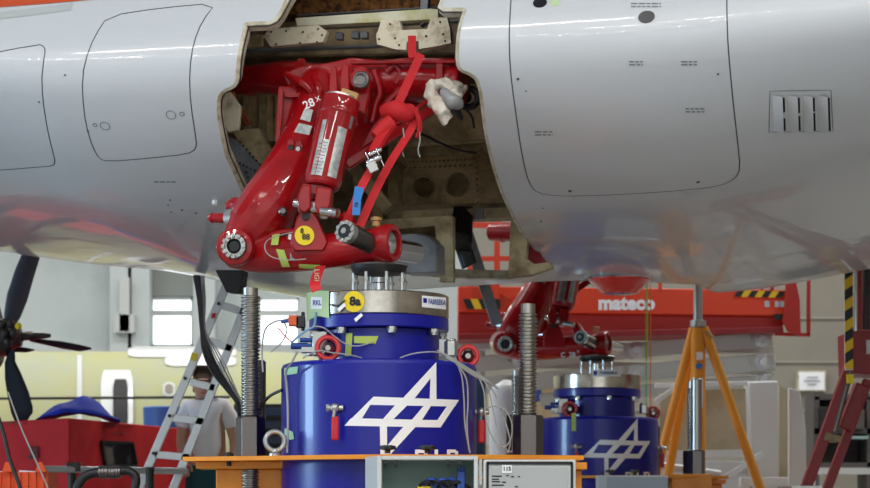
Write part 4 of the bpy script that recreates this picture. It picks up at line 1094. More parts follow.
MB().cyl(P(289, 321, 4.82), P(281, 322, 4.82), .007).build('plug', 'conn', snr)
# ---------------------------------------------------------------- orange support frames with threaded rods
def make_frame(label):
    fr = thing('support_frame', label, 'frame', (SC.x, SC.y, 0), 'orange support frames round the shakers')
    zt = ZC + .2190
    top = [(-1.08, 4.86), (-1.02, 5.9), (.60, 5.7), (.62, 4.62), (.30, 4.52), (-.17, 4.42), (-.45, 4.52), (-.70, 4.68)]
    # plate with a round hole for the shaker
    top = [(x, y + 4) for x, y in top]; pp = [Vector(q) for q in top]; ed = [(i, (i + 1) % len(pp)) for i in range(len(pp))]; n0 = len(pp); hole = [Vector((SC.x + .435 * math.cos(a * math.pi / 20), SC.y + .435 * math.sin(a * math.pi / 20))) for a in range(40)]
    rs = delaunay_2d_cdt(pp + hole, ed + [(n0 + i, n0 + (i + 1) % 40) for i in range(40)], [], 0, 1e-4)
    V2 = rs[0]; T = [f for f in rs[2] if not inside(sum((V2[i] for i in f), Vector((0, 0))) / 3, hole) and inside(sum((V2[i] for i in f), Vector((0, 0))) / 3, pp)]
    n = len(V2); mb = MB(); fs = [tuple(f) for f in T] + [tuple(i + n for i in reversed(f)) for f in T]; cnt = {}
    for f in T:
        for a, b in ((f[0], f[1]), (f[1], f[2]), (f[2], f[0])): cnt.setdefault(tuple(sorted((a, b))), []).append((a, b))
    for e in cnt.values():
        if len(e) == 1: a, b = e[0]; fs.append((b, a, a + n, b + n))
    mb.add([Vector((q.x, q.y, zt)) for q in V2] + [Vector((q.x, q.y, zt - .018)) for q in V2], fs)
    mb.build('table_plate', 'orange', fr, smooth=20)
    def col(x, y):
        y += 4
        MB().box((x, y, (zt - .05) / 2), (.30, .16, zt - .05)).build('column', 'orange', fr, bevel=.006)
        MB().box((x - .03, y - .02, zt - .034), (.40, .24, .032)).build('bracket', 'orange', fr, bevel=.004)
        MB().box((x, y, .01), (.34, .30, .02)).build('foot_plate', 'orange', fr)
    col(-.80, 5.05); col(.50, 5.25); col(-.76, 5.72); col(.45, 5.62)
    return fr
frame = make_frame('near orange support frame round the large blue shaker, two tall threaded rods standing on it')
def rod(x, y, ztop, r, parent, nut_r=.062, plain=False, pitch=.0155):
    z0 = .25; prof = []; zc = ztop - .045
    prof.append((r * .88, z0)); z = z0
    if not plain:
        z = ZC - .1; prof.append((r * .88, z))
        while z < zc:
            prof += [(r * .78, z), (r, z + pitch * .36), (r, z + pitch * .5), (r * .78, z + pitch * .86)]; z += pitch
        prof.append((r * .78, zc)); prof.append((r * .78, ztop))
    else:
        prof = [(r, z0), (r, ztop - .01), (r * .8, ztop)]
    o = MB().lathe((x, y, 0), prof, 28).build('threaded_rod' if not plain else 'clamping_rod', 'steeldk', parent, smooth=25)
    zp = ZC + .2190
    MB().lathe((x, y, 0), [(nut_r, zp), (nut_r * 1.04, zp + .006), (nut_r * 1.04, zp + .168), (nut_r * .96, zp + .176)], 6).build('hex_nut', 'gun', o, smooth=0, bevel=.002)
    return o
rod(X_(250.5, 4.98), D(4.98), zs(288, 4.98), .042, frame, .062)
rod(X_(528, 4.80), D(4.80), zs(304, 4.80), .039, frame, .063)
# lifting eye beside the left rod
eb = MB().torus(P(275, 441, 4.72), .040, .0105, (.15, -1, 0)).lathe(P(275, 456.5, 4.72), [(.026, .0), (.026, .012), (.014, .02), (.012, .03)], 16)
eb.build('lifting_eye', 'zinc', frame)
MB().lathe(P(229, 456, 4.9), [(.02, 0), (.02, .012)], 12).cyl(P(229, 452, 4.9), P(229, 466, 4.9), .01).build('frame_bolt', 'black', frame)
def knob(px, Y, parent):
    c = P(px, 453.5, Y); t = MB().lathe(c, [(.012, 0), (.012, .012), (.018, .014), (.03, .018), (.031, .03), (.022, .034)], 24)
    for k in range(6):
        a = k * math.pi / 3; t.lathe(c + Vector((math.cos(a) * .025, math.sin(a) * .025, 0)), [(.009, .016), (.01, .022), (.008, .032)], 10)
    t.build('clamp_knob', 'blackp', parent, bevel=.001)
knob(387.5, 4.47, frame); knob(427.5, 4.47, frame)
MB().box(P(254, 393, 5.3), (.10, .10, .29)).build('rod_sensor', 'black', frame, bevel=.004)
f2 = copy_tree(frame); f2.location = frame.location + OFF; f2['label'] = 'farther orange support frame, mostly hidden behind the open control boxes'

# ---------------------------------------------------------------- control boxes hung on the frames
cb = thing('control_box', 'open light grey control box with blue wiring inside and its door swung aside', 'control box', tuple(P(422, 600, 4.3)), 'control boxes on the support frames')
BY = 4.22; DP = .20; BW = D(BY)
def bz(py, Y=BY): return zs(py, Y)
x0, x1 = X_(377.5, BY), X_(478, BY); zt_, zb2 = bz(455.8), .55
t = MB(); w_ = .016
t.box(((x0 + x1) / 2, BW + DP, (zt_ + zb2) / 2), (x1 - x0, .01, zt_ - zb2)).build('back_panel', 'teal', cb)
t = MB()
for xx in (x0 + w_ / 2, x1 - w_ / 2): t.box((xx, BW + DP / 2, (zt_ + zb2) / 2), (w_, DP, zt_ - zb2))
for zz in (zt_ - w_ / 2, zb2 + w_ / 2): t.box(((x0 + x1) / 2, BW + DP / 2, zz), (x1 - x0 - 2 * w_, DP, w_))
t.prism([Vector((x0, BW, zb2)), Vector((x0 - .056, BW + DP, zb2)), Vector((x0 - .05, BW + DP, zb2)), Vector((x0 + .006, BW, zb2))], (0, 0, zt_ - zb2))
t.build('case', 'grey', cb, bevel=.003)
for px in (385, 396, 448, 459): MB().box(P(px, 462, BY + .02), (.018, .02, .014)).cyl(P(px, 463, BY + .02), P(px, 468, BY + .02), .006).build('clip', 'blackp', cb)
for k in range(7):
    x = 418 + k * 5
    MB().tube([P(x, 500, BY + .12), P(x + 2, 486 - (k % 3) * 2, BY + .08), P(x + 10, 482 - k % 2 * 3, BY + .06), P(x + 22, 488, BY + .1)], .007, 7, 6).build('wire', 'conn' if k % 2 else 'cablek', cb)
MB().box(P(461, 484, BY + .09), (.03, .06, .10)).box(P(461, 470, BY + .12), (.03, .04, .03)).build('terminal_block', 'conn', cb, bevel=.003)
MB().box(P(424, 489, BY + .09), (.05, .03, .02)).build('yellow_terminal', 'yellow', cb)
DY = 4.2; DW = D(DY); a0, a1 = X_(483.5, DY), X_(576, DY); dt = zs(459.5, DY)
dr = MB().box(((a0 + a1) / 2, DW + .02, (dt + .55) / 2), (a1 - a0, .03, dt - .55)).build('door', 'grey', cb, bevel=.006, label='flat grey door swung open, printed label, black rubber seal')
t = MB(); 
for xx in (a0 + .016, a1 - .016): t.box((xx, DW + .002, (dt - .012 + .56) / 2), (.010, .008, dt - .57))
t.box(((a0 + a1) / 2, DW + .002, dt - .014), (a1 - a0 - .03, .008, .012)); t.build('rubber_seal', 'black', dr)
MB().box(((a0 + a1) / 2, DW + .003, (dt - .03 + .56) / 2), (a1 - a0 - .06, .004, dt - .59)).build('inner_panel', mat('panel_grey', S(176, 180, 180), .4), dr)
MB().prism([P(*q, DY - .003) for q in ((502, 465), (512, 465), (512, 473), (502, 473))], (0, .002, 0)).build('paper_label', 'white', dr)
t = MB(); text_on(t, '115', .022, P(507, 469, DY - .005), (1, 0, 0), (0, 0, 1), .03); t.build('label_print', 'black', dr)
t = MB()
for r_, (xa, xb, y) in enumerate(((492, 502, 475.5), (506, 509, 475), (511, 514, 476), (518, 520, 476), (492, 499, 478.5), (492, 500, 481), (502, 506, 481.5), (492, 504, 484.5), (515, 518, 486))):
    t.prism([P(*q, DY - .001) for q in ((xa, y), (xb, y), (xb, y + 1.3), (xa, y + 1.3))], (0, .001, 0))
t.build('printed_lines', 'black', dr, kind='stuff')
MB().box(P(480.5, 472, 4.25), (.012, .02, .10)).build('hinge', 'zinc', dr)
fb2 = thing('control_box', 'closed pale grey control box below the far shaker emblem', 'control box', tuple(P(633, 600, 7.2)), 'control boxes on the support frames')
FY = 7.15
MB().box(((X_(598, FY) + X_(668, FY)) / 2, D(FY) + .1, (zs(475.5, FY) + .45) / 2), (X_(668, FY) - X_(598, FY), .2, zs(475.5, FY) - .45)).build('case', 'grey', fb2, bevel=.006)
MB().box(((X_(606, FY) + X_(668, FY)) / 2, D(FY) - .004, (zs(476, FY) + .46) / 2), (X_(668, FY) - X_(606, FY) - .01, .012, zs(476, FY) - .47)).build('lid', mat('lid_grey', S(176, 182, 192), .4), fb2, bevel=.003)

# ---------------------------------------------------------------- ladder
lad = thing('ladder', 'aluminium stepladder leaning up to the belly in front of the person in white', 'ladder', tuple(P(150, 560, 7.6)))
LY = 7.55
def lp(px, py): return P(px, py, LY)
t = MB().rail(lp(227.5, 283), lp(104, 570), .055, .03, (0, 1, 0)); t.build('side_rail', 'alu', lad, bevel=.004)
t = MB().rail(lp(252, 290), lp(141, 570), .055, .03, (0, 1, 0)); t.build('side_rail', 'alu', lad, bevel=.004)
for (xa, ya, xb, yb) in ((222, 305, 243, 312), (210, 341, 232, 349), (190, 382, 215, 388), (172, 418, 204, 421.5), (155, 454.5, 190, 457.5), (139, 491, 176, 494), (122, 528, 160, 531)):
    MB().rail(lp(xa, ya), lp(xb, yb), .05, .03, (0, 1, 0)).build('rung', 'alu', lad, bevel=.003)
t = MB()
for px, py in ((219, 304), (185.5, 378.5), (170, 416), (154, 453.5)):
    MB().lathe(lp(px, py) + Vector((0, -.018, 0)), [(.012, 0), (.012, .01)], 10, (0, -1, 0)).build('rivet', 'black', lad)
MB().prism([P(*q, LY - .03) for q in ((192, 352), (198, 354), (195, 362), (190, 359))], (0, .004, 0)).build('yellow_sticker', 'yellow', lad)
MB().prism([P(*q, LY - .03) for q in ((212, 313), (216, 313), (215, 318), (211, 318))], (0, .004, 0)).build('red_sticker', 'handle', lad)

# cable bundle hanging from the belly to the left rod
for k in range(7):
    o_ = k * 1.5; m_ = 'cablek' if k < 4 else ('cable' if k != 5 else 'steeldk')
    cable('hanging_cable', [(194 + o_ * 1.1, 276, 6.6), (198 + o_ * .8, 300, 6.4), (201 + o_ * .5, 330, 6.15), (203 + o_ * 1.6, 350, 6.0), (212 + o_ * 1.8, 372, 5.9), (228 + o_, 392, 5.7), (237 + o_ * .5, 405, 5.5), (240, 430, 5.3)], .0065 if k < 4 else .004, m_,
          'black cable in the bundle hanging from the belly beside the ladder' if k < 4 else 'grey thin lead among the hanging black cables by the ladder', 'cables hanging from the belly' if k < 4 else 'thin leads hanging among the black cables')
cable('hanging_cable', [(258, 418, 5.0), (262, 405, 4.98), (270, 396, 4.95), (282, 390, 4.9)], .007, 'cablek', 'black cable arching from the left nut up to the shaker side')

# ---------------------------------------------------------------- person
per = thing('person', 'person in a white T-shirt and dark teal trousers standing behind the ladder, arms down', 'person', (X_(208, 8.8), D(8.8), 0))
PYY = 8.8
def W(px, py, dy=0): return P(px, py, PYY + dy)
def skinned(name, nodes, m, parent, sub=2):
    """nodes: list of (point, radius xy, parent index)"""
    me = bpy.data.meshes.new(name); off = WL.get(parent, Vector((0, 0, 0)))
    me.from_pydata([Vector(q[0]) - off for q in nodes], [(i, q[2]) for i, q in enumerate(nodes) if q[2] is not None], [])
    o = bpy.data.objects.new(name, me); COL.objects.link(o); o.parent = parent
    md = o.modifiers.new('skin', 'SKIN'); md.use_smooth_shade = True
    sv = me.skin_vertices[0].data if me.skin_vertices else None
    if sv is None:
        bm = bmesh.new(); bm.from_mesh(me); bm.verts.layers.skin.verify(); bm.to_mesh(me); bm.free(); sv = me.skin_vertices[0].data
    for i, q in enumerate(nodes):
        r = q[1]; sv[i].radius = r if isinstance(r, tuple) else (r, r); sv[i].use_root = (i == 0)
    s_ = o.modifiers.new('sub', 'SUBSURF'); s_.levels = sub; s_.render_levels = sub
    me.materials.append(M[m]); return o
bd = [(W(208, 470), (.13, .10), None), (W(208, 452), (.14, .10), 0), (W(207, 425), (.15, .11), 1), (W(206, 408), (.15, .11), 2), (W(204, 401), (.06, .06), 3), (W(203, 395, -.02), (.055, .055), 4), (W(203, 386, -.05), (.068, .085), 5), (W(203, 378, -.04), (.06, .075), 6),
      (W(190, 408), (.07, .07), 3), (W(184, 424), (.05, .05), 8), (W(181, 442, -.02), (.042, .042), 9), (W(183, 459, -.08), (.033, .033), 10), (W(185, 466, -.10), (.04, .024), 11),
      (W(222, 408), (.07, .07), 3), (W(231, 424), (.05, .05), 13), (W(235, 442, -.02), (.042, .042), 14), (W(233, 459, -.08), (.033, .033), 15), (W(231, 466, -.10), (.04, .024), 16)]
legs = []
for s_, kx in ((-1, 198), (1, 219)):
    i0 = len(bd); bd += [(W(kx, 485), (.085, .085), 0), (W(kx - 1, 527), (.06, .06), i0), (W(kx, 585), (.045, .045), i0 + 1), (W(kx, 590, -.08), (.045, .03), i0 + 2)]
skinned('body', bd, 'skinp', per)
skinned('hair', [(W(203, 379, .0), (.075, .07), None), (W(203, 375, -.035), (.064, .07), 0), (W(203, 386, .03), (.062, .05), 0)], 'hair', per)
skinned('t_shirt', [(W(208, 466), (.165, .13), None), (W(207, 440), (.168, .13), 0), (W(206, 420), (.175, .132), 1), (W(205.5, 408), (.17, .125), 2), (W(204.5, 402), (.085, .08), 3),
      (W(190, 408), (.085, .085), 3), (W(184, 420), (.075, .075), 5), (W(181.5, 430), (.07, .07), 6), (W(222, 408), (.085, .085), 3), (W(231, 420), (.075, .075), 8), (W(234, 430), (.07, .07), 9)], 'shirt', per)
tr = [(W(208, 455), (.150, .115), None), (W(208, 470), (.16, .125), 0)]
for kx in (197, 220):
    i0 = len(tr); tr += [(W(kx, 485), (.105, .105), 1), (W(kx - 1, 527), (.085, .085), i0), (W(kx, 580), (.08, .08), i0 + 1)]
skinned('trousers', tr, 'trouser', per)
for s_ in (-1, 1):
    MB().ball(W(203 + s_ * 3.2, 385, -.13), .011, 8).build('eye', 'black', per)
    base = W(185 if s_ < 0 else 231, 467, -.1)
    for k in range(4):
        MB().tube([base + Vector(((k - 1.5) * .016, 0, -.01)), base + Vector(((k - 1.5) * .018, -.01, -.045)), base + Vector(((k - 1.5) * .017, -.0, -.075 + abs(k - 1.5) * .006))], [.0095, .009, .0075], 8, 3).build('finger', 'skinp', per)
    MB().tube([base + Vector((-s_ * .03, -.005, .02)), base + Vector((-s_ * .05, -.01, -.01)), base + Vector((-s_ * .05, -.012, -.035))], [.011, .01, .008], 8, 3).build('thumb', 'skinp', per)
MB().ball(W(203, 388, -.135), .014, 8, (.7, 1, 1.2)).build('nose', 'skinp', per)
MB().rail(W(201, 393, -.13), W(205, 393, -.13), .008, .008).build('mouth', 'handle', per)

# ---------------------------------------------------------------- left background
pa = thing('primed_aircraft', 'yellow-green primed unpainted fuselage with an open doorway, behind the propeller', 'aircraft', (-5.5, D(15.2), 0))
HLY = D(15.2); RR = 1.42; ZA = zs(345, 14.6) - RR
def pro(x):
    t = (x + 2.1) / 1.6
    return RR if t < -.0 else RR * math.sqrt(max(0.02, 1 - t * t)) 
xs_ = [-13.0 + .4 * k for k in range(28)] + [-1.9, -1.6, -1.3, -1.0, -.8, -.6, -.52]
vs = []; N = 40
for x in xs_:
    r = pro(x)
    for k in range(N):
        a = 2 * math.pi * k / N; vs.append((x, HLY + r * math.sin(a), ZA + r * math.cos(a)))
fs = [(i * N + k, i * N + (k + 1) % N, (i + 1) * N + (k + 1) % N, (i + 1) * N + k) for i in range(len(xs_) - 1) for k in range(N)]
MB().add(vs, fs + [tuple(range(N)), tuple((len(xs_) - 1) * N + k for k in range(N))]).build('hull', 'yprimer', pa, smooth=40)
def hull(px, py, off=.01):
    q = (HY - py) / FPX; a = q * q + 1; zc_ = ZA - ZC; b = -2 * (HLY + q * zc_); c = HLY ** 2 + zc_ ** 2 - (RR + off) ** 2
    t = (-b - math.sqrt(max(0, b * b - 4 * a * c))) / (2 * a); return Vector(((px - HX) / FPX * t, t, ZC + q * t))
def hpatch(name, x0, x1, y0, y1, m, off, rnd=3, parent=pa):
    N = 10; vs = []
    for i in range(N + 1):
        y = y0 + (y1 - y0) * i / N; ins = rnd * (1 - min(1, min(i, N - i) / 1.5)) if rnd else 0
        vs += [hull(x0 + ins, y, off), hull(x1 - ins, y, off)]
    return MB().add(vs, [(2 * i, 2 * i + 1, 2 * i + 3, 2 * i + 2) for i in range(N)]).build(name, m, parent)
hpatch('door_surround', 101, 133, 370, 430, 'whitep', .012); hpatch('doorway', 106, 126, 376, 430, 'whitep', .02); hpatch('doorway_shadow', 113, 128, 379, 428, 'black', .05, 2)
hpatch('door_frame', 124, 133, 385, 430, 'alu', .04); hpatch('window_patch', 163, 175, 382, 396, 'grey', .012, 4); hpatch('window_rim', 165, 173, 384, 394, 'beige', .02, 3)
hpatch('nose_paint', 128, 236, 346.5, 357, 'whitep', .012, 8); hpatch('nose_paint', 165, 236, 356, 366, 'whitep', .014, 10)
hpatch('frame_line', 77, 82, 355, 420, 'grey', .012, 0)
for k in range(3):
    MB().cyl((-11.5 + 4.4 * k, HLY, 0), (-11.5 + 4.4 * k, HLY, ZA - RR + .1), .12).build('support_post', 'darkmetal', pa)
tl = MB().cyl(P(-60, 399, 12.2), P(230, 397, 12.2), .015)
tag(tl.build('taut_cable', 'darkmetal'), 'dark horizontal cable stretched in front of the primed fuselage', 'cable')

pr = thing('propeller_engine', 'dark propeller with broad grey blades on an exposed engine at the left edge', 'propeller', tuple(P(8, 620, 8.8)))
PRY = 8.8
def blade(pts, m='blade', name='blade'):
    """pts: centre line points with half widths"""
    vs = []; fs = []; n = len(pts)
    for i, (x, y, w, yy, tw) in enumerate(pts):
        a, b = pts[max(0, i - 1)], pts[min(n - 1, i + 1)]
        d = Vector((b[0] - a[0], b[1] - a[1])).normalized(); s_ = Vector((-d.y, d.x))
        for k in range(10):
            an = 2 * math.pi * k / 10
            off = s_ * math.cos(an) * w; p = P(x + off.x, y + off.y, PRY + yy)
            vs.append(p + Vector((0, math.sin(an) * .022 + math.cos(an) * w * tw * .004, 0)))
    for i in range(n - 1):
        for k in range(10):
            fs.append((i * 10 + k, i * 10 + (k + 1) % 10, (i + 1) * 10 + (k + 1) % 10, (i + 1) * 10 + k))
    fs += [tuple(range(10))[::-1], tuple((n - 1) * 10 + k for k in range(10))]
    return MB().add(vs, fs).build(name, m, pr, smooth=50)
blade([(8, 328, 3.5, 0, 1), (12, 316, 7.5, 0, 1), (17, 298, 9.5, 0, 1), (25, 272, 9, 0, 1), (35, 245, 7.5, 0, 1), (44, 216, 5, 0, 1), (46, 212, 1, 0, 1)])
blade([(12, 350, 3.5, -.05, 1), (10, 362, 6, -.05, 1), (13, 376, 9.5, -.05, 1), (18, 394, 12, -.05, 1), (22, 410, 12.5, -.05, 1), (24, 418, 11, -.05, 1), (27, 420.5, 4, -.05, 1)], 'bladedark')
blade([(30, 340, 1.5, .1, 2), (44, 342, 2.5, .1, 2), (62, 345, 3.6, .1, 2), (80, 348, 3.3, .1, 2), (91, 348.5, 1, .1, 2)], 'bladedark')
blade([(0, 350, 3, .2, 1), (14, 349, 3, .2, 1), (26, 350, 2.4, .2, 1), (34, 350, .8, .2, 1)], 'bladedark')
blade([(0, 322, 4, .1, 1), (-10, 300, 7, .1, 1), (-24, 275, 7, .1, 1), (-36, 250, 3, .1, 1)])
t = MB().lathe(P(-60, 345, PRY + .1), [(.25, 0), (.30, .1), (.28, .35), (.16, .45)], 24, (1, 0, .05)); t.build('engine_case', 'engine', pr, bevel=.01)
t = MB().lathe(P(-6, 338, PRY), [(.10, 0), (.14, .02), (.14, .10), (.09, .14), (.07, .2)], 20, (1, 0, .04)).lathe(P(14, 337, PRY), [(.05, 0), (.045, .03), (.03, .08), (.022, .22), (.014, .27)], 16, (1, 0, .04))
for k in range(5): t.ball(P(2 + 3 * k, 324 + 9 * (k % 3), PRY - .12), .035, 10)
t.build('hub', 'engine', pr, bevel=.003)
MB().cyl(P(20, 335, PRY), P(33, 334, PRY), .022).build('bright_bush', 'zinc', pr)
MB().ball(P(18.5, 326, PRY - .15), .026, 10).build('yellow_cap', 'yellow', pr)
for a in ((-.45, 8.9), (.0, 9.2)):
    pass
MB().cyl(P(-40, 350, PRY + .1), (P(-40, 350, PRY + .1).x, D(PRY + .1), 0), .06).build('engine_stand', 'darkmetal', pr)

ct = thing('red_container', 'large dull red container with a dark window, blue sheet lying on top', 'container', (X_(70, 8.0), D(8.2), 0))
a, b, c = P(-80, 418, 9.2), P(69, 418, 7.9), P(202, 425, 9.55)
def wallp(a, b, z0, z1, th=.04):
    d = (b - a); d.z = 0; nn = Vector((d.y, -d.x, 0)).normalized()
    return MB().prism([Vector((a.x, a.y, z0)), Vector((b.x, b.y, z0)), Vector((b.x, b.y, z1(b) if callable(z1) else z1)), Vector((a.x, a.y, z1))], -nn * th)
ztc = P(69, 418, 7.9).z
k0 = [Vector((a.x, a.y, .0)), Vector((b.x, b.y, .0)), Vector((c.x, c.y, .0)), Vector((c.x - 1.2, c.y + 1.4, .0)), Vector((a.x, a.y + 2, 0))]
MB().prism(k0, (0, 0, ztc)).build('shell', 'contred', ct, bevel=.01)
ab = (b - a).normalized(); bcv = (c - b); bcv.z = 0; bcv.normalize(); nb = Vector((bcv.y, -bcv.x, 0))
def oncont(px, py, off=.012, A=b, d=bcv):
    p = (px - HX) / FPX; t = (A.x * d.y - A.y * d.x) / (p * d.y - d.x); q = Vector((p * t, t, ZC + (HY - py) / FPX * t))
    nn = Vector((d.y, -d.x, 0)); return q + nn * off * (1 if nn.y < 0 else -1)
wnd = MB().prism([oncont(*q) for q in ((101, 443), (130, 444), (134, 465), (105, 465))], (0, .01, 0)); wnd.build('window', 'glassdk', ct)
t = MB(); pts_ = [(100, 442), (131, 443), (135, 466), (104, 466)]
for i in range(4): t.rail(oncont(*pts_[i]), oncont(*pts_[(i + 1) % 4]), .02, .02)
t.build('window_frame', 'blackp', ct)
abd = (b - a); abd.z = 0; abd.normalize()
t = MB(); vs_, fs_ = text_mesh('28', .12, .03); o_ = oncont(35, 453, .02, b, abd); t.add([o_ + abd * v.x + Vector((0, 0, v.y)) for v in vs_], fs_); t.build('stencil_number', 'blackp', ct)
t = MB()
for xa, xb, y in ((106, 116, 424.5), (118, 132, 425), (110, 124, 432), (5, 14, 422.5), (16, 26, 422.8)):
    t.prism([oncont(*q, .014, b, bcv if xa > 60 else abd) for q in ((xa, y), (xb, y), (xb, y + 1.6), (xa, y + 1.6))], (0, .006, 0))
t.build('stencil_lines', 'darkred', ct, kind='stuff')
tp_ = MB(); gx, gy = 26, 10; vs = []
for i in range(gx):
    for j in range(gy):
        u = i / (gx - 1); v = j / (gy - 1); h = (math.sin(math.pi * min(1, u * 1.02)) ** 1.2) * (.17 + .03 * math.sin(9 * u + 3 * v)) * math.sin(math.pi * (.1 + .8 * v))
        base = P(36 + 84 * u, 418, 8.25 + .5 * v + .25 * abs(u - .3)); vs.append((base.x, base.y, ztc + .006 + max(0, h) + .012 * noise.noise(Vector((u * 6, v * 5, 0)))))
fs = [(i * gy + j, (i + 1) * gy + j, (i + 1) * gy + j + 1, i * gy + j + 1) for i in range(gx - 1) for j in range(gy - 1)]
o = tp_.add(vs, fs).build('blue_sheet', 'tarp', None, smooth=30); sm = o.modifiers.new('s', 'SOLIDIFY'); sm.thickness = .006
tag(o, 'crumpled blue plastic sheet lying on the red container', 'tarpaulin')
# guard rail in front of the container
gr = thing('guard_rail', 'grey tube guard rail on dark posts before the red container', 'railing', tuple(P(100, 620, 7.0)))
MB().cyl(P(42, 469, 7.0), P(186, 471, 7.4), .022).build('rail', 'alu', gr)
for px in (72, 150): MB().cyl(P(px, 467, 7.1), Vector((P(px, 467, 7.1).x, D(7.1), 0)), .028).build('post', 'darkmetal', gr)
MB().box(P(74, 467, 7.05), (.09, .08, .06)).build('clamp', 'darkmetal', gr, bevel=.006)
# orange crates
for k, (xa, xb, ytop) in enumerate(((-22, 14, 462), (16, 47, 463))):
    ck = thing('plastic_crate', ('orange plastic crate holding white sheets, cut by the left picture edge', 'orange plastic crate with white sheets, standing next to the guard rail')[k], 'crate', tuple(P((xa + xb) / 2, 640, 6.6)), 'orange plastic crates')
    cy_ = 6.5; CW = D(cy_); z1_ = zs(472, cy_); xA, xB = X_(xa, cy_), X_(xb, cy_); zB = .45
    t = MB(); th = .012
    t.box(((xA + xB) / 2, CW, (z1_ + zB) / 2), (xB - xA, th, z1_ - zB)).box(((xA + xB) / 2, CW + .3, (z1_ + zB) / 2), (xB - xA, th, z1_ - zB)).box((xA, CW + .15, (z1_ + zB) / 2), (th, .3, z1_ - zB)).box((xB, CW + .15, (z1_ + zB) / 2), (th, .3, z1_ - zB)).box(((xA + xB) / 2, CW + .15, zB), (xB - xA, .3, th))
    t.build('bin', 'crate', ck)
    for j in range(4): MB().box((xA + (xB - xA) * (j + .5) / 4, CW - .012, (z1_ + zB) / 2), (.014, .02, z1_ - zB)).build('rib', 'crate', ck)
    MB().box(((xA + xB) / 2, CW + .15, z1_ + .0), ((xB - xA) * .86, .26, .012), Matrix.Rotation(.06, 3, 'Y')).build('sheet', 'white', ck)
    t = MB().prism([P(*q, cy_ - .02) for q in ((xb - 12, 472), (xb - 9, 462), (xb - 5, 462), (xb, 472))], (0, .02, 0)); t.build('handle', 'crate', ck, bevel=.003)
tb = thing('bench', 'plain grey bench carrying the orange crates', 'bench', tuple(P(10, 640, 6.65)))
MB().box((X_(8, 6.65), D(6.65), .43), (.9, .5, .03)).build('bench_top', 'grey', tb)
for sx in (-.4, .4):
    for sy in (-.2, .2): MB().box((X_(8, 6.65) + sx, D(6.65) + sy, .21), (.04, .04, .42)).build('leg', 'grey', tb)
# black hose with a ferrule in the foreground
hs = thing('black_hose', 'black hose arch with a ribbed grey ferrule rising at the bottom left', 'hose', tuple(P(105, 500, 5.6)))
MB().tube([P(72, 520, 5.6), P(76, 492, 5.6), P(83, 478, 5.6), (P(94, 473, 5.6)), P(104, 472.5, 5.6)], .022, 14, 6).build('tube', 'black', hs)
MB().tube([P(114, 472, 5.6), P(128, 471, 5.6), P(136, 478, 5.6), P(134, 492, 5.6), P(126, 520, 5.6)], .02, 14, 6).build('tube', 'black', hs)
fc = MB()
for k in range(6): fc.cyl(P(99 + 3.4 * k, 472.3, 5.6), P(101.6 + 3.4 * k, 472.2, 5.6), .031 - .001 * (k % 2))
fc.cyl(P(99, 472.3, 5.6), P(121, 471.8, 5.6), .027); fc.build('ferrule', 'gun', hs, bevel=.002)
cable('cable', [(8, 392, 6.0), (20, 425, 6.0), (30, 448, 6.0), (48, 488, 6.0), (60, 520, 6.0)], .004, 'cable', 'thin white cord slanting past the red container at lower left')
cable('cable', [(-6, 405, 6.0), (3, 432, 6.0), (10, 460, 6.0), (20, 488, 6.0), (24, 520, 6.0)], .010, 'cablek', 'black cable slanting in front of the orange crates')

# dark blue equipment between the left rod and the shaker
ds = thing('blue_cabinet', 'dark and blue equipment cabinet behind the left rod, person at its side', 'cabinet', (X_(250, 9.6), D(9.6), 0))
MB().box((X_(262, 9.6), D(9.6), zs(405, 9.6) / 2), (.42, .4, zs(405, 9.6))).build('body', 'blackp', ds, bevel=.01)
for py in (412, 425, 440): MB().box((X_(262, 9.39), D(9.39), zs(py, 9.39)), (.40, .02, .06)).build('drawer', 'bluedk', ds, bevel=.004)
bl = thing('blue_bin', 'blue bin glimpsed between the ladder rails and the person', 'bin', (X_(163, 10), D(10), 0))
MB().lathe((X_(166, 10), D(10), 0), [(.16, 0), (.20, zs(408, 10)), (.19, zs(407, 10))], 24).build('drum', mat('bin_blue', S(60, 110, 185), .5), bl)

# ---------------------------------------------------------------- right side: scissor lift
lf = thing('scissor_lift', 'long orange-red scissor lift platform on folded grey arms, white name on its side', 'lift', (X_(640, 10), D(10.3), 0))
QY = 10.0
def q3(px, py, Y=QY): return P(px, py, Y)
t = MB().prism([q3(*q) for q in ((458, 286), (790, 290), (790, 316), (458, 312))], (0, .9, 0)); t.build('platform_side', 'lift', lf, bevel=.01)
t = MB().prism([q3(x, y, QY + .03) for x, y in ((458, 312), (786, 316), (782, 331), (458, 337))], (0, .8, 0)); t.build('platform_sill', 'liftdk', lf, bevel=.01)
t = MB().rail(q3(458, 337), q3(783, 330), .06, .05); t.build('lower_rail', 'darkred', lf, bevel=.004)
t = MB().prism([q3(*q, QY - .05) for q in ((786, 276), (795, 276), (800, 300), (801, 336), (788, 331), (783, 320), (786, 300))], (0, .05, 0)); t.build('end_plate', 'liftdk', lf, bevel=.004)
for (a, b, w_) in (((793, 270), (793, 332), .05), ((808.5, 262), (808.5, 335), .03), ((772, 262), (772, 290), .03), ((762, 262), (762, 290), .02), ((497, 215), (497, 300), .05), ((540, 262), (540, 290), .04), ((660, 262), (660, 290), .03), ((470, 200), (470, 300), .045)):
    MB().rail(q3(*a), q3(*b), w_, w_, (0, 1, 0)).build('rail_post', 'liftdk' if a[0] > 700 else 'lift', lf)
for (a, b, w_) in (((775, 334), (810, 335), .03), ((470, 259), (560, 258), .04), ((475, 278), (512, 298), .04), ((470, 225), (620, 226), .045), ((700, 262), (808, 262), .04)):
    MB().rail(q3(*a), q3(*b), w_, w_).build('guard_rail', 'lift' if a[0] < 700 else 'liftdk', lf)
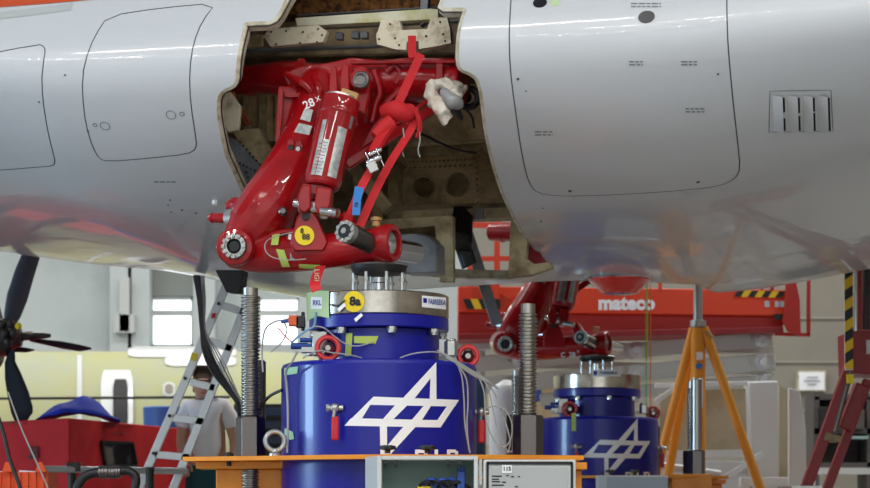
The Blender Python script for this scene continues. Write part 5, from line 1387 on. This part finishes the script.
def hazard(name, p0, p1, n, w, Y, parent, vertical=False, slant=.5):
    """row of slanting yellow and black blocks"""
    a, b = Vector(p0), Vector(p1); d = (b - a); s_ = Vector((-d.y, d.x)).normalized() * w / 2
    if s_.y > 0: s_ = -s_
    for k in range(n):
        u0, u1 = k / n, (k + 1) / n; sh = slant / n
        c0, c1, c2, c3 = a + d * u0 + s_ , a + d * u1 + s_, a + d * min(1, u1 + sh) - s_, a + d * min(1, u0 + sh) - s_
        MB().prism([P(q.x, q.y, Y) for q in (c0, c1, c2, c3)], (0, .01, 0)).build('hazard_block', 'hazb' if k % 2 == 0 else 'hazy', parent)
hazard('h', (738, 293.5), (786, 294.5), 7, 6.5, QY - .015, lf, slant=-.6)
hazard('h', (463, 304), (500, 304), 5, 10, QY - .015, lf, slant=.6)
t = MB(); text_on(t, 'mateco', .163, q3(626.5, 303.5, QY - .012), (1, 0, 0), (0, 0, 1), .05, xs=1.0); t.build('name_lettering', 'white', lf)
for x in (767, 777.5, 781.5): MB().prism([q3(*q, QY - .012) for q in ((x - 2.5, 301), (x + 2.5, 301), (x + 2.5, 307), (x - 2.5, 307))], (0, .01, 0)).build('sticker', 'grey', lf)
MB().box(q3(780, 317, QY - .02), (.10, .04, .05)).build('lamp', 'black', lf)
# folded arms, slightly crossing
arms = [((462, 352), (770, 341), 12.5, 0), ((462, 350), (772, 364), 12, .1), ((540, 374), (774, 367), 13, 0), ((540, 360), (775, 376), 12, .1), ((600, 352), (770, 338), 9, -.05)]
for k, (a, b, h, dy) in enumerate([((455, 366), (772, 338.5), 13.5, 0), ((455, 388), (775, 361.5), 15, -.05), ((540, 400), (772, 380), 11, 0), ((455, 345), (774, 350), 8, .25), ((455, 362), (774, 371), 8, .25)]):
    A_, B_ = q3(*a, QY + .2 + dy), q3(*b, QY + .2 + dy)
    ar = MB().rail(A_, B_, .07, h / FPX * D(QY) * 1.15, (0, 0, 1)); ar = ar.build('scissor_arm', 'arm', lf, bevel=.01)
    if k < 3:
        for px in (762, 636, 520):
            t_ = (px - a[0]) / (b[0] - a[0]); 
            if t_ < 0: continue
            c = A_.lerp(B_, t_) + Vector((0, -.04, 0)); c2_ = MB().lathe(c, [(.075, 0), (.075, .012), (.04, .02), (.035, .04)], 24, (0, -1, 0)).build('pivot', 'alu', ar)
            MB().box(c + Vector((-.06, .0, .02)), (.10, .02, .06)).build('pivot_plate', 'steeldk', ar)
MB().box((X_(600, 10.5), D(10.5), .45), (2.9, .8, .5)).build('chassis', 'arm', lf, bevel=.02)
for px in (510, 700):
    MB().lathe((X_(px, 10.05), D(10.05), .25), [(.25, 0), (.25, .2)], 28, (0, 1, 0)).build('wheel', 'black', lf)
MB().cyl((X_(480, 10.5), D(10.5), .6), q3(480, 340, 10.5), .05).build('support_strut', 'arm', lf)
MB().cyl((X_(740, 10.5), D(10.5), .6), q3(760, 372, 10.5), .05).build('support_strut', 'arm', lf)

# white rack with a tan board
rk = thing('white_rack', 'white rack with a tan board panel behind the orange tripod', 'rack', (X_(710, 9.6), D(9.6), 0))
KY = 9.55
MB().prism([P(*q, KY) for q in ((660, 392), (749, 388), (749, 450), (660, 453))], (0, .04, 0)).build('board', 'tanpanel', rk)
MB().prism([P(*q, KY - .06) for q in ((749, 382), (778, 381), (779, 478), (752, 478))], (0, .3, 0)).build('side_post', 'whitep', rk, bevel=.008)
MB().rail(P(655, 385.5, KY - .03), P(776, 383, KY - .03), .06, .035).build('top_rail', 'whitep', rk, bevel=.004)
MB().rail(P(655, 455, KY - .03), P(752, 453, KY - .03), .08, .06).build('mid_rail', 'whitep', rk, bevel=.004)
MB().rail(P(712, 487, KY - .12), P(762, 454, KY - .12), .05, .05).build('brace', 'alu', rk, bevel=.004)
MB().rail(P(655, 402, KY - .05), P(682, 384, KY - .05), .04, .04).build('brace', 'whitep', rk, bevel=.004)
MB().prism([P(*q, KY) for q in ((655, 458), (750, 462), (750, 600), (655, 600))], (0, .5, 0)).build('base_box', 'whitep', rk, bevel=.02)
MB().rail(P(740, 482, KY - .2), P(812, 482, KY - .2), .1, .07).build('beam', 'whitep', rk, bevel=.004)
MB().prism([P(*q, KY + .2) for q in ((779, 384), (787, 390), (789, 482), (779, 482))], (0, .1, 0)).build('inner_post', 'tanpanel', rk)
MB().cyl(P(660, 465, KY - .1), P(720, 474, KY - .1), .03).build('pipe', 'alu', rk)
MB().box((X_(765, KY), D(KY) + .1, zs(478, KY) / 2), (.2, .2, zs(478, KY))).build('foot_post', 'whitep', rk)
wp = thing('white_panel_stand', 'tall tapered white panel standing right of the tan board rack', 'panel', (X_(800, 9.3), D(9.3), 0))
MB().prism([P(*q, 9.3) for q in ((789, 388), (800, 391), (806, 430), (808, 640), (789, 640))], (0, .06, 0)).build('panel', 'whitep', wp, bevel=.004)
MB().box((X_(798, 9.33), D(9.33), .02), (.4, .4, .04)).build('base', 'whitep', wp)
# notice on the partition wall
sg = thing('wall_notice', 'white framed paper notice on the beige wall', 'sign', tuple(P(811, 391, 14.9)))
MB().prism([P(*q, 14.95) for q in ((797, 370.5), (826, 370.5), (826, 391.5), (797, 391.5))], (0, .12, 0)).build('frame', 'cream', sg)
pp_ = MB().prism([P(*q, 14.93) for q in ((799, 372), (824.5, 372), (824.5, 390), (799, 390))], (0, .01, 0)).build('paper', 'white', sg)
t = MB()
for xa, xb, y in ((807, 818, 377), (804, 820, 380.5), (808, 816, 384)): t.prism([P(*q, 14.92) for q in ((xa, y), (xb, y), (xb, y + 1), (xa, y + 1))], (0, .004, 0))
t.build('print_lines', 'mark', sg, kind='stuff')
# storage shelf
sh = thing('storage_shelf', 'dark grey storage shelf with boxes behind the red lift stand', 'shelf', (X_(845, 12), D(12), 0))
HY2 = 12.0
for px in (812, 865, 918): MB().box((X_(px, HY2), D(HY2), zs(398, HY2) / 2), (.06, .5, zs(398, HY2))).build('upright', 'shelf', sh)
for py in (398, 432, 466): MB().box((X_(865, HY2), D(HY2), zs(py, HY2)), (1.15, .5, .06)).build('shelf_board', 'shelf', sh)
MB().box((X_(865, HY2), D(HY2) + .24, zs(434, HY2)), (1.15, .02, .76)).build('back_panel', 'shelf', sh)
for k, (px, py, w_, h_, m_) in enumerate(((828, 418, .22, .22, 'darkmetal'), (852, 420, .2, .2, 'shelf'), (830, 438, .26, .03, 'greenline'), (856, 438, .2, .03, 'greenline'), (882, 420, .2, .22, 'tanpanel'))):
    MB().box(P(px, py, HY2 - .1), (w_, .3, h_)).build('stored_box', m_, sh, bevel=.006)
tb2 = thing('white_rail', 'white horizontal barrier rail low in front of the storage shelf', 'rail', (X_(840, 10.6), D(10.6), 0))
MB().rail(P(805, 471, 10.6), P(900, 471, 10.6), .05, .06).build('rail', 'whitep', tb2)
for px in (812, 890): MB().box((X_(px, 10.6), D(10.6), zs(471, 10.6) / 2), (.05, .05, zs(471, 10.6))).build('post', 'whitep', tb2)
# red lift stand at the right edge
st = thing('red_lift_stand', 'dark red lift on slanting legs, yellow and black striped guard post on its side', 'lift', tuple(P(840, 640, 7.4)))
TY = 7.4
MB().prism([P(*q, TY) for q in ((852, 330), (900, 329), (900, 374), (853, 373))], (0, .5, 0)).build('cabin', 'darkred', st, bevel=.008)
MB().prism([P(*q, TY - .01) for q in ((866.5, 340), (872, 340), (872, 354), (866.5, 354))], (0, .01, 0)).build('sticker', 'grey', st)
t = MB().rail(P(852, 360, TY + .02), P(780, 560, TY + .02), .07, .075, (0, 1, 0)); t.build('leg', 'darkred', st, bevel=.004)
t = MB().rail(P(868, 380, TY + .2), P(806, 545, TY + .2), .06, .07, (0, 1, 0)); t.build('leg', 'darkred', st, bevel=.004)
t = MB().rail(P(862, 385, TY + .1), P(845, 430, TY + .1), .10, .10, (0, 1, 0)); t.build('ram', 'darkred', st, bevel=.01)
t = MB().cyl(P(850, 372, TY), P(834, 432, TY), .022); t.build('ram_rod', 'gun', st)
MB().prism([P(*q, TY - .02) for q in ((826, 432), (842, 436), (840, 442), (824, 440))], (0, .2, 0)).build('joint', 'primer3', st, bevel=.004)
MB().box(P(800, 490, TY), (.2, .5, .05)).build('base_bar', 'zinc', st)
MB().box((X_(815, TY), D(TY) + .1, .06), (.7, .7, .12)).build('base', 'darkred', st)
MB().cyl(P(780, 552, TY + .02), Vector((P(780, 552, TY).x, D(TY), .1)), .04).build('foot', 'darkred', st)
MB().cyl(P(806, 540, TY + .2), Vector((P(806, 540, TY).x, D(TY + .2), .1)), .04).build('foot', 'darkred', st)
gp = MB().prism([P(*q, TY - .05) for q in ((844.5, 264), (853, 264), (853, 370), (845.5, 370))], (0, .03, 0)).build('guard_post', 'whitep', st)
hazard('h', (848.7, 264), (849.3, 369), 10, 8, TY - .062, st, slant=.5)
MB().cyl(P(855.5, 255, TY), P(855.5, 331, TY), .012).build('mast', 'chrome', st)
MB().box(P(866, 292, TY + .2), (.04, .1, .52)).build('mast', 'darkmetal', st)
MB().box(P(858, 292, TY + .2), (.03, .1, .52)).build('mast', 'darkred', st)
MB().box(P(850, 379, TY - .05), (.045, .03, .06)).build('yellow_sticker', 'yellow', st)
# tripod jack
tj = thing('tripod_jack', 'orange tripod aircraft jack with a silver ram, standing behind the far shaker', 'jack', (X_(698, 9), D(9), 0))
JY = 9.0; JW = D(JY); jx = X_(698, JY)
MB().lathe((jx, JW, 0), [(.035, zs(324, JY)), (.035, zs(283, JY))], 20).build('ram', 'zinc', tj)
MB().lathe((jx, JW, 0), [(.05, zs(328, JY)), (.06, zs(327, JY)), (.06, zs(321, JY)), (.04, zs(320, JY))], 20).build('collar', 'zinc', tj)
cylj = MB().lathe((jx, JW, 0), [(.055, .35), (.055, zs(340, JY)), (.045, zs(326, JY))], 28).build('cylinder', 'tripod', tj)
MB().add(*(lambda v, f: (v, f))(*[[P(696, 352, JY - .065), P(703, 352, JY - .065), P(703, 360, JY - .065), P(696, 360, JY - .065)], [(0, 1, 2, 3)]])).build('sticker', 'white', cylj)
MB().lathe(P(699, 366, JY - .065), [(.024, 0), (.024, .004)], 16, (0, -1, 0)).build('blue_sticker', 'bluetag', cylj)
MB().prism([P(*q, JY - .065) for q in ((700, 378), (703, 378), (703, 408), (700, 408))], (0, .003, 0)).build('white_strip', 'white', cylj)
for fx, fy in ((X_(628, 9.0), D(9.25)), (X_(798, 8.8), D(8.75)), (X_(672, 8.4), D(9.3) + .8)):
    t = MB().tube([(jx + (fx - jx) * .06, JW + (fy - JW) * .06, zs(328, JY)), (fx, fy, .03)], .034, 14, 1); t.build('leg', 'tripod', tj)
    MB().lathe((fx, fy, 0), [(.07, 0), (.07, .02), (.03, .05)], 16).build('foot_pad', 'tripod', tj)
t = MB().rail(Vector((X_(645, 9.0), D(9.15), .55)), Vector((jx, JW, .5)), .03, .03); t.build('stay', 'tripod', tj)
t = MB().rail(Vector((X_(778, 8.8), D(8.8), .55)), Vector((jx, JW, .5)), .03, .03); t.build('stay', 'tripod', tj)
t = MB().cyl(P(706, 331, JY - .05), P(712, 338, JY - .05), .02); t.build('pump_knob', 'tan', tj)
# clamping rod on the far frame
FRY = 7.72
WL[f2] = Vector(f2.location)
ro = rod(X_(696.5, FRY), D(FRY), zs(378, FRY), .037, f2, .056, plain=True)
MB().prism([P(*q, 7.55) for q in ((672, 474), (712, 474), (712, 640), (672, 640))], (0, .25, 0)).build('end_block', 'orange', f2, bevel=.006)
# plumb strings
for px, m_, lab in ((646, 'green_s', 'green string hanging vertically right of the far shaker'), (650.5, 'orange_s', 'orange string hanging vertically right of the far shaker')):
    cable('plumb_string', [(px, 285, 8.6), (px, 350, 8.6), (px, 440, 8.6)], .004, m_, lab, cat='string')
cable('plumb_string', [(647.5, 285, 8.58), (647.5, 330, 8.58), (647, 360, 8.58)], .004, 'yellow_s', 'yellow string hanging between the green and the orange one', cat='string')
# pale equipment glimpsed between the two shakers
pc = thing('pale_cabinet', 'pale cabinet seen blurred between the two shakers', 'cabinet', (X_(520, 11.2), D(11.2), 0))
MB().box((X_(520, 11.2), D(11.2), zs(388, 11.2) / 2), (.62, .4, zs(388, 11.2))).build('body', 'tanpanel', pc, bevel=.01)
MB().box((X_(516, 10.95), D(10.96), zs(410, 10.96)), (.2, .04, .5)).build('door', 'white', pc, bevel=.01)
MB().box((X_(535, 10.95), D(10.96), zs(395, 10.96)), (.12, .04, .12)).build('control', 'conn', pc, bevel=.01)
MB().box((X_(492, 10.95), D(10.96), zs(430, 10.96)), (.1, .04, .3)).build('door', 'grey', pc, bevel=.01)
dm = thing('white_drum', 'white cylinder standing right behind the looped grey leads', 'drum', (X_(512, 8.8), D(8.8), 0))
MB().lathe((X_(507, 8.8), D(8.8), 0), [(.13, 0), (.13, zs(392, 8.8)), (.10, zs(386, 8.8))], 24).build('shell', 'whitep', dm)
MB().lathe((X_(507, 8.8), D(8.8), 0), [(.10, zs(386, 8.8)), (.03, zs(380, 8.8))], 24).build('cap', 'grey', dm)
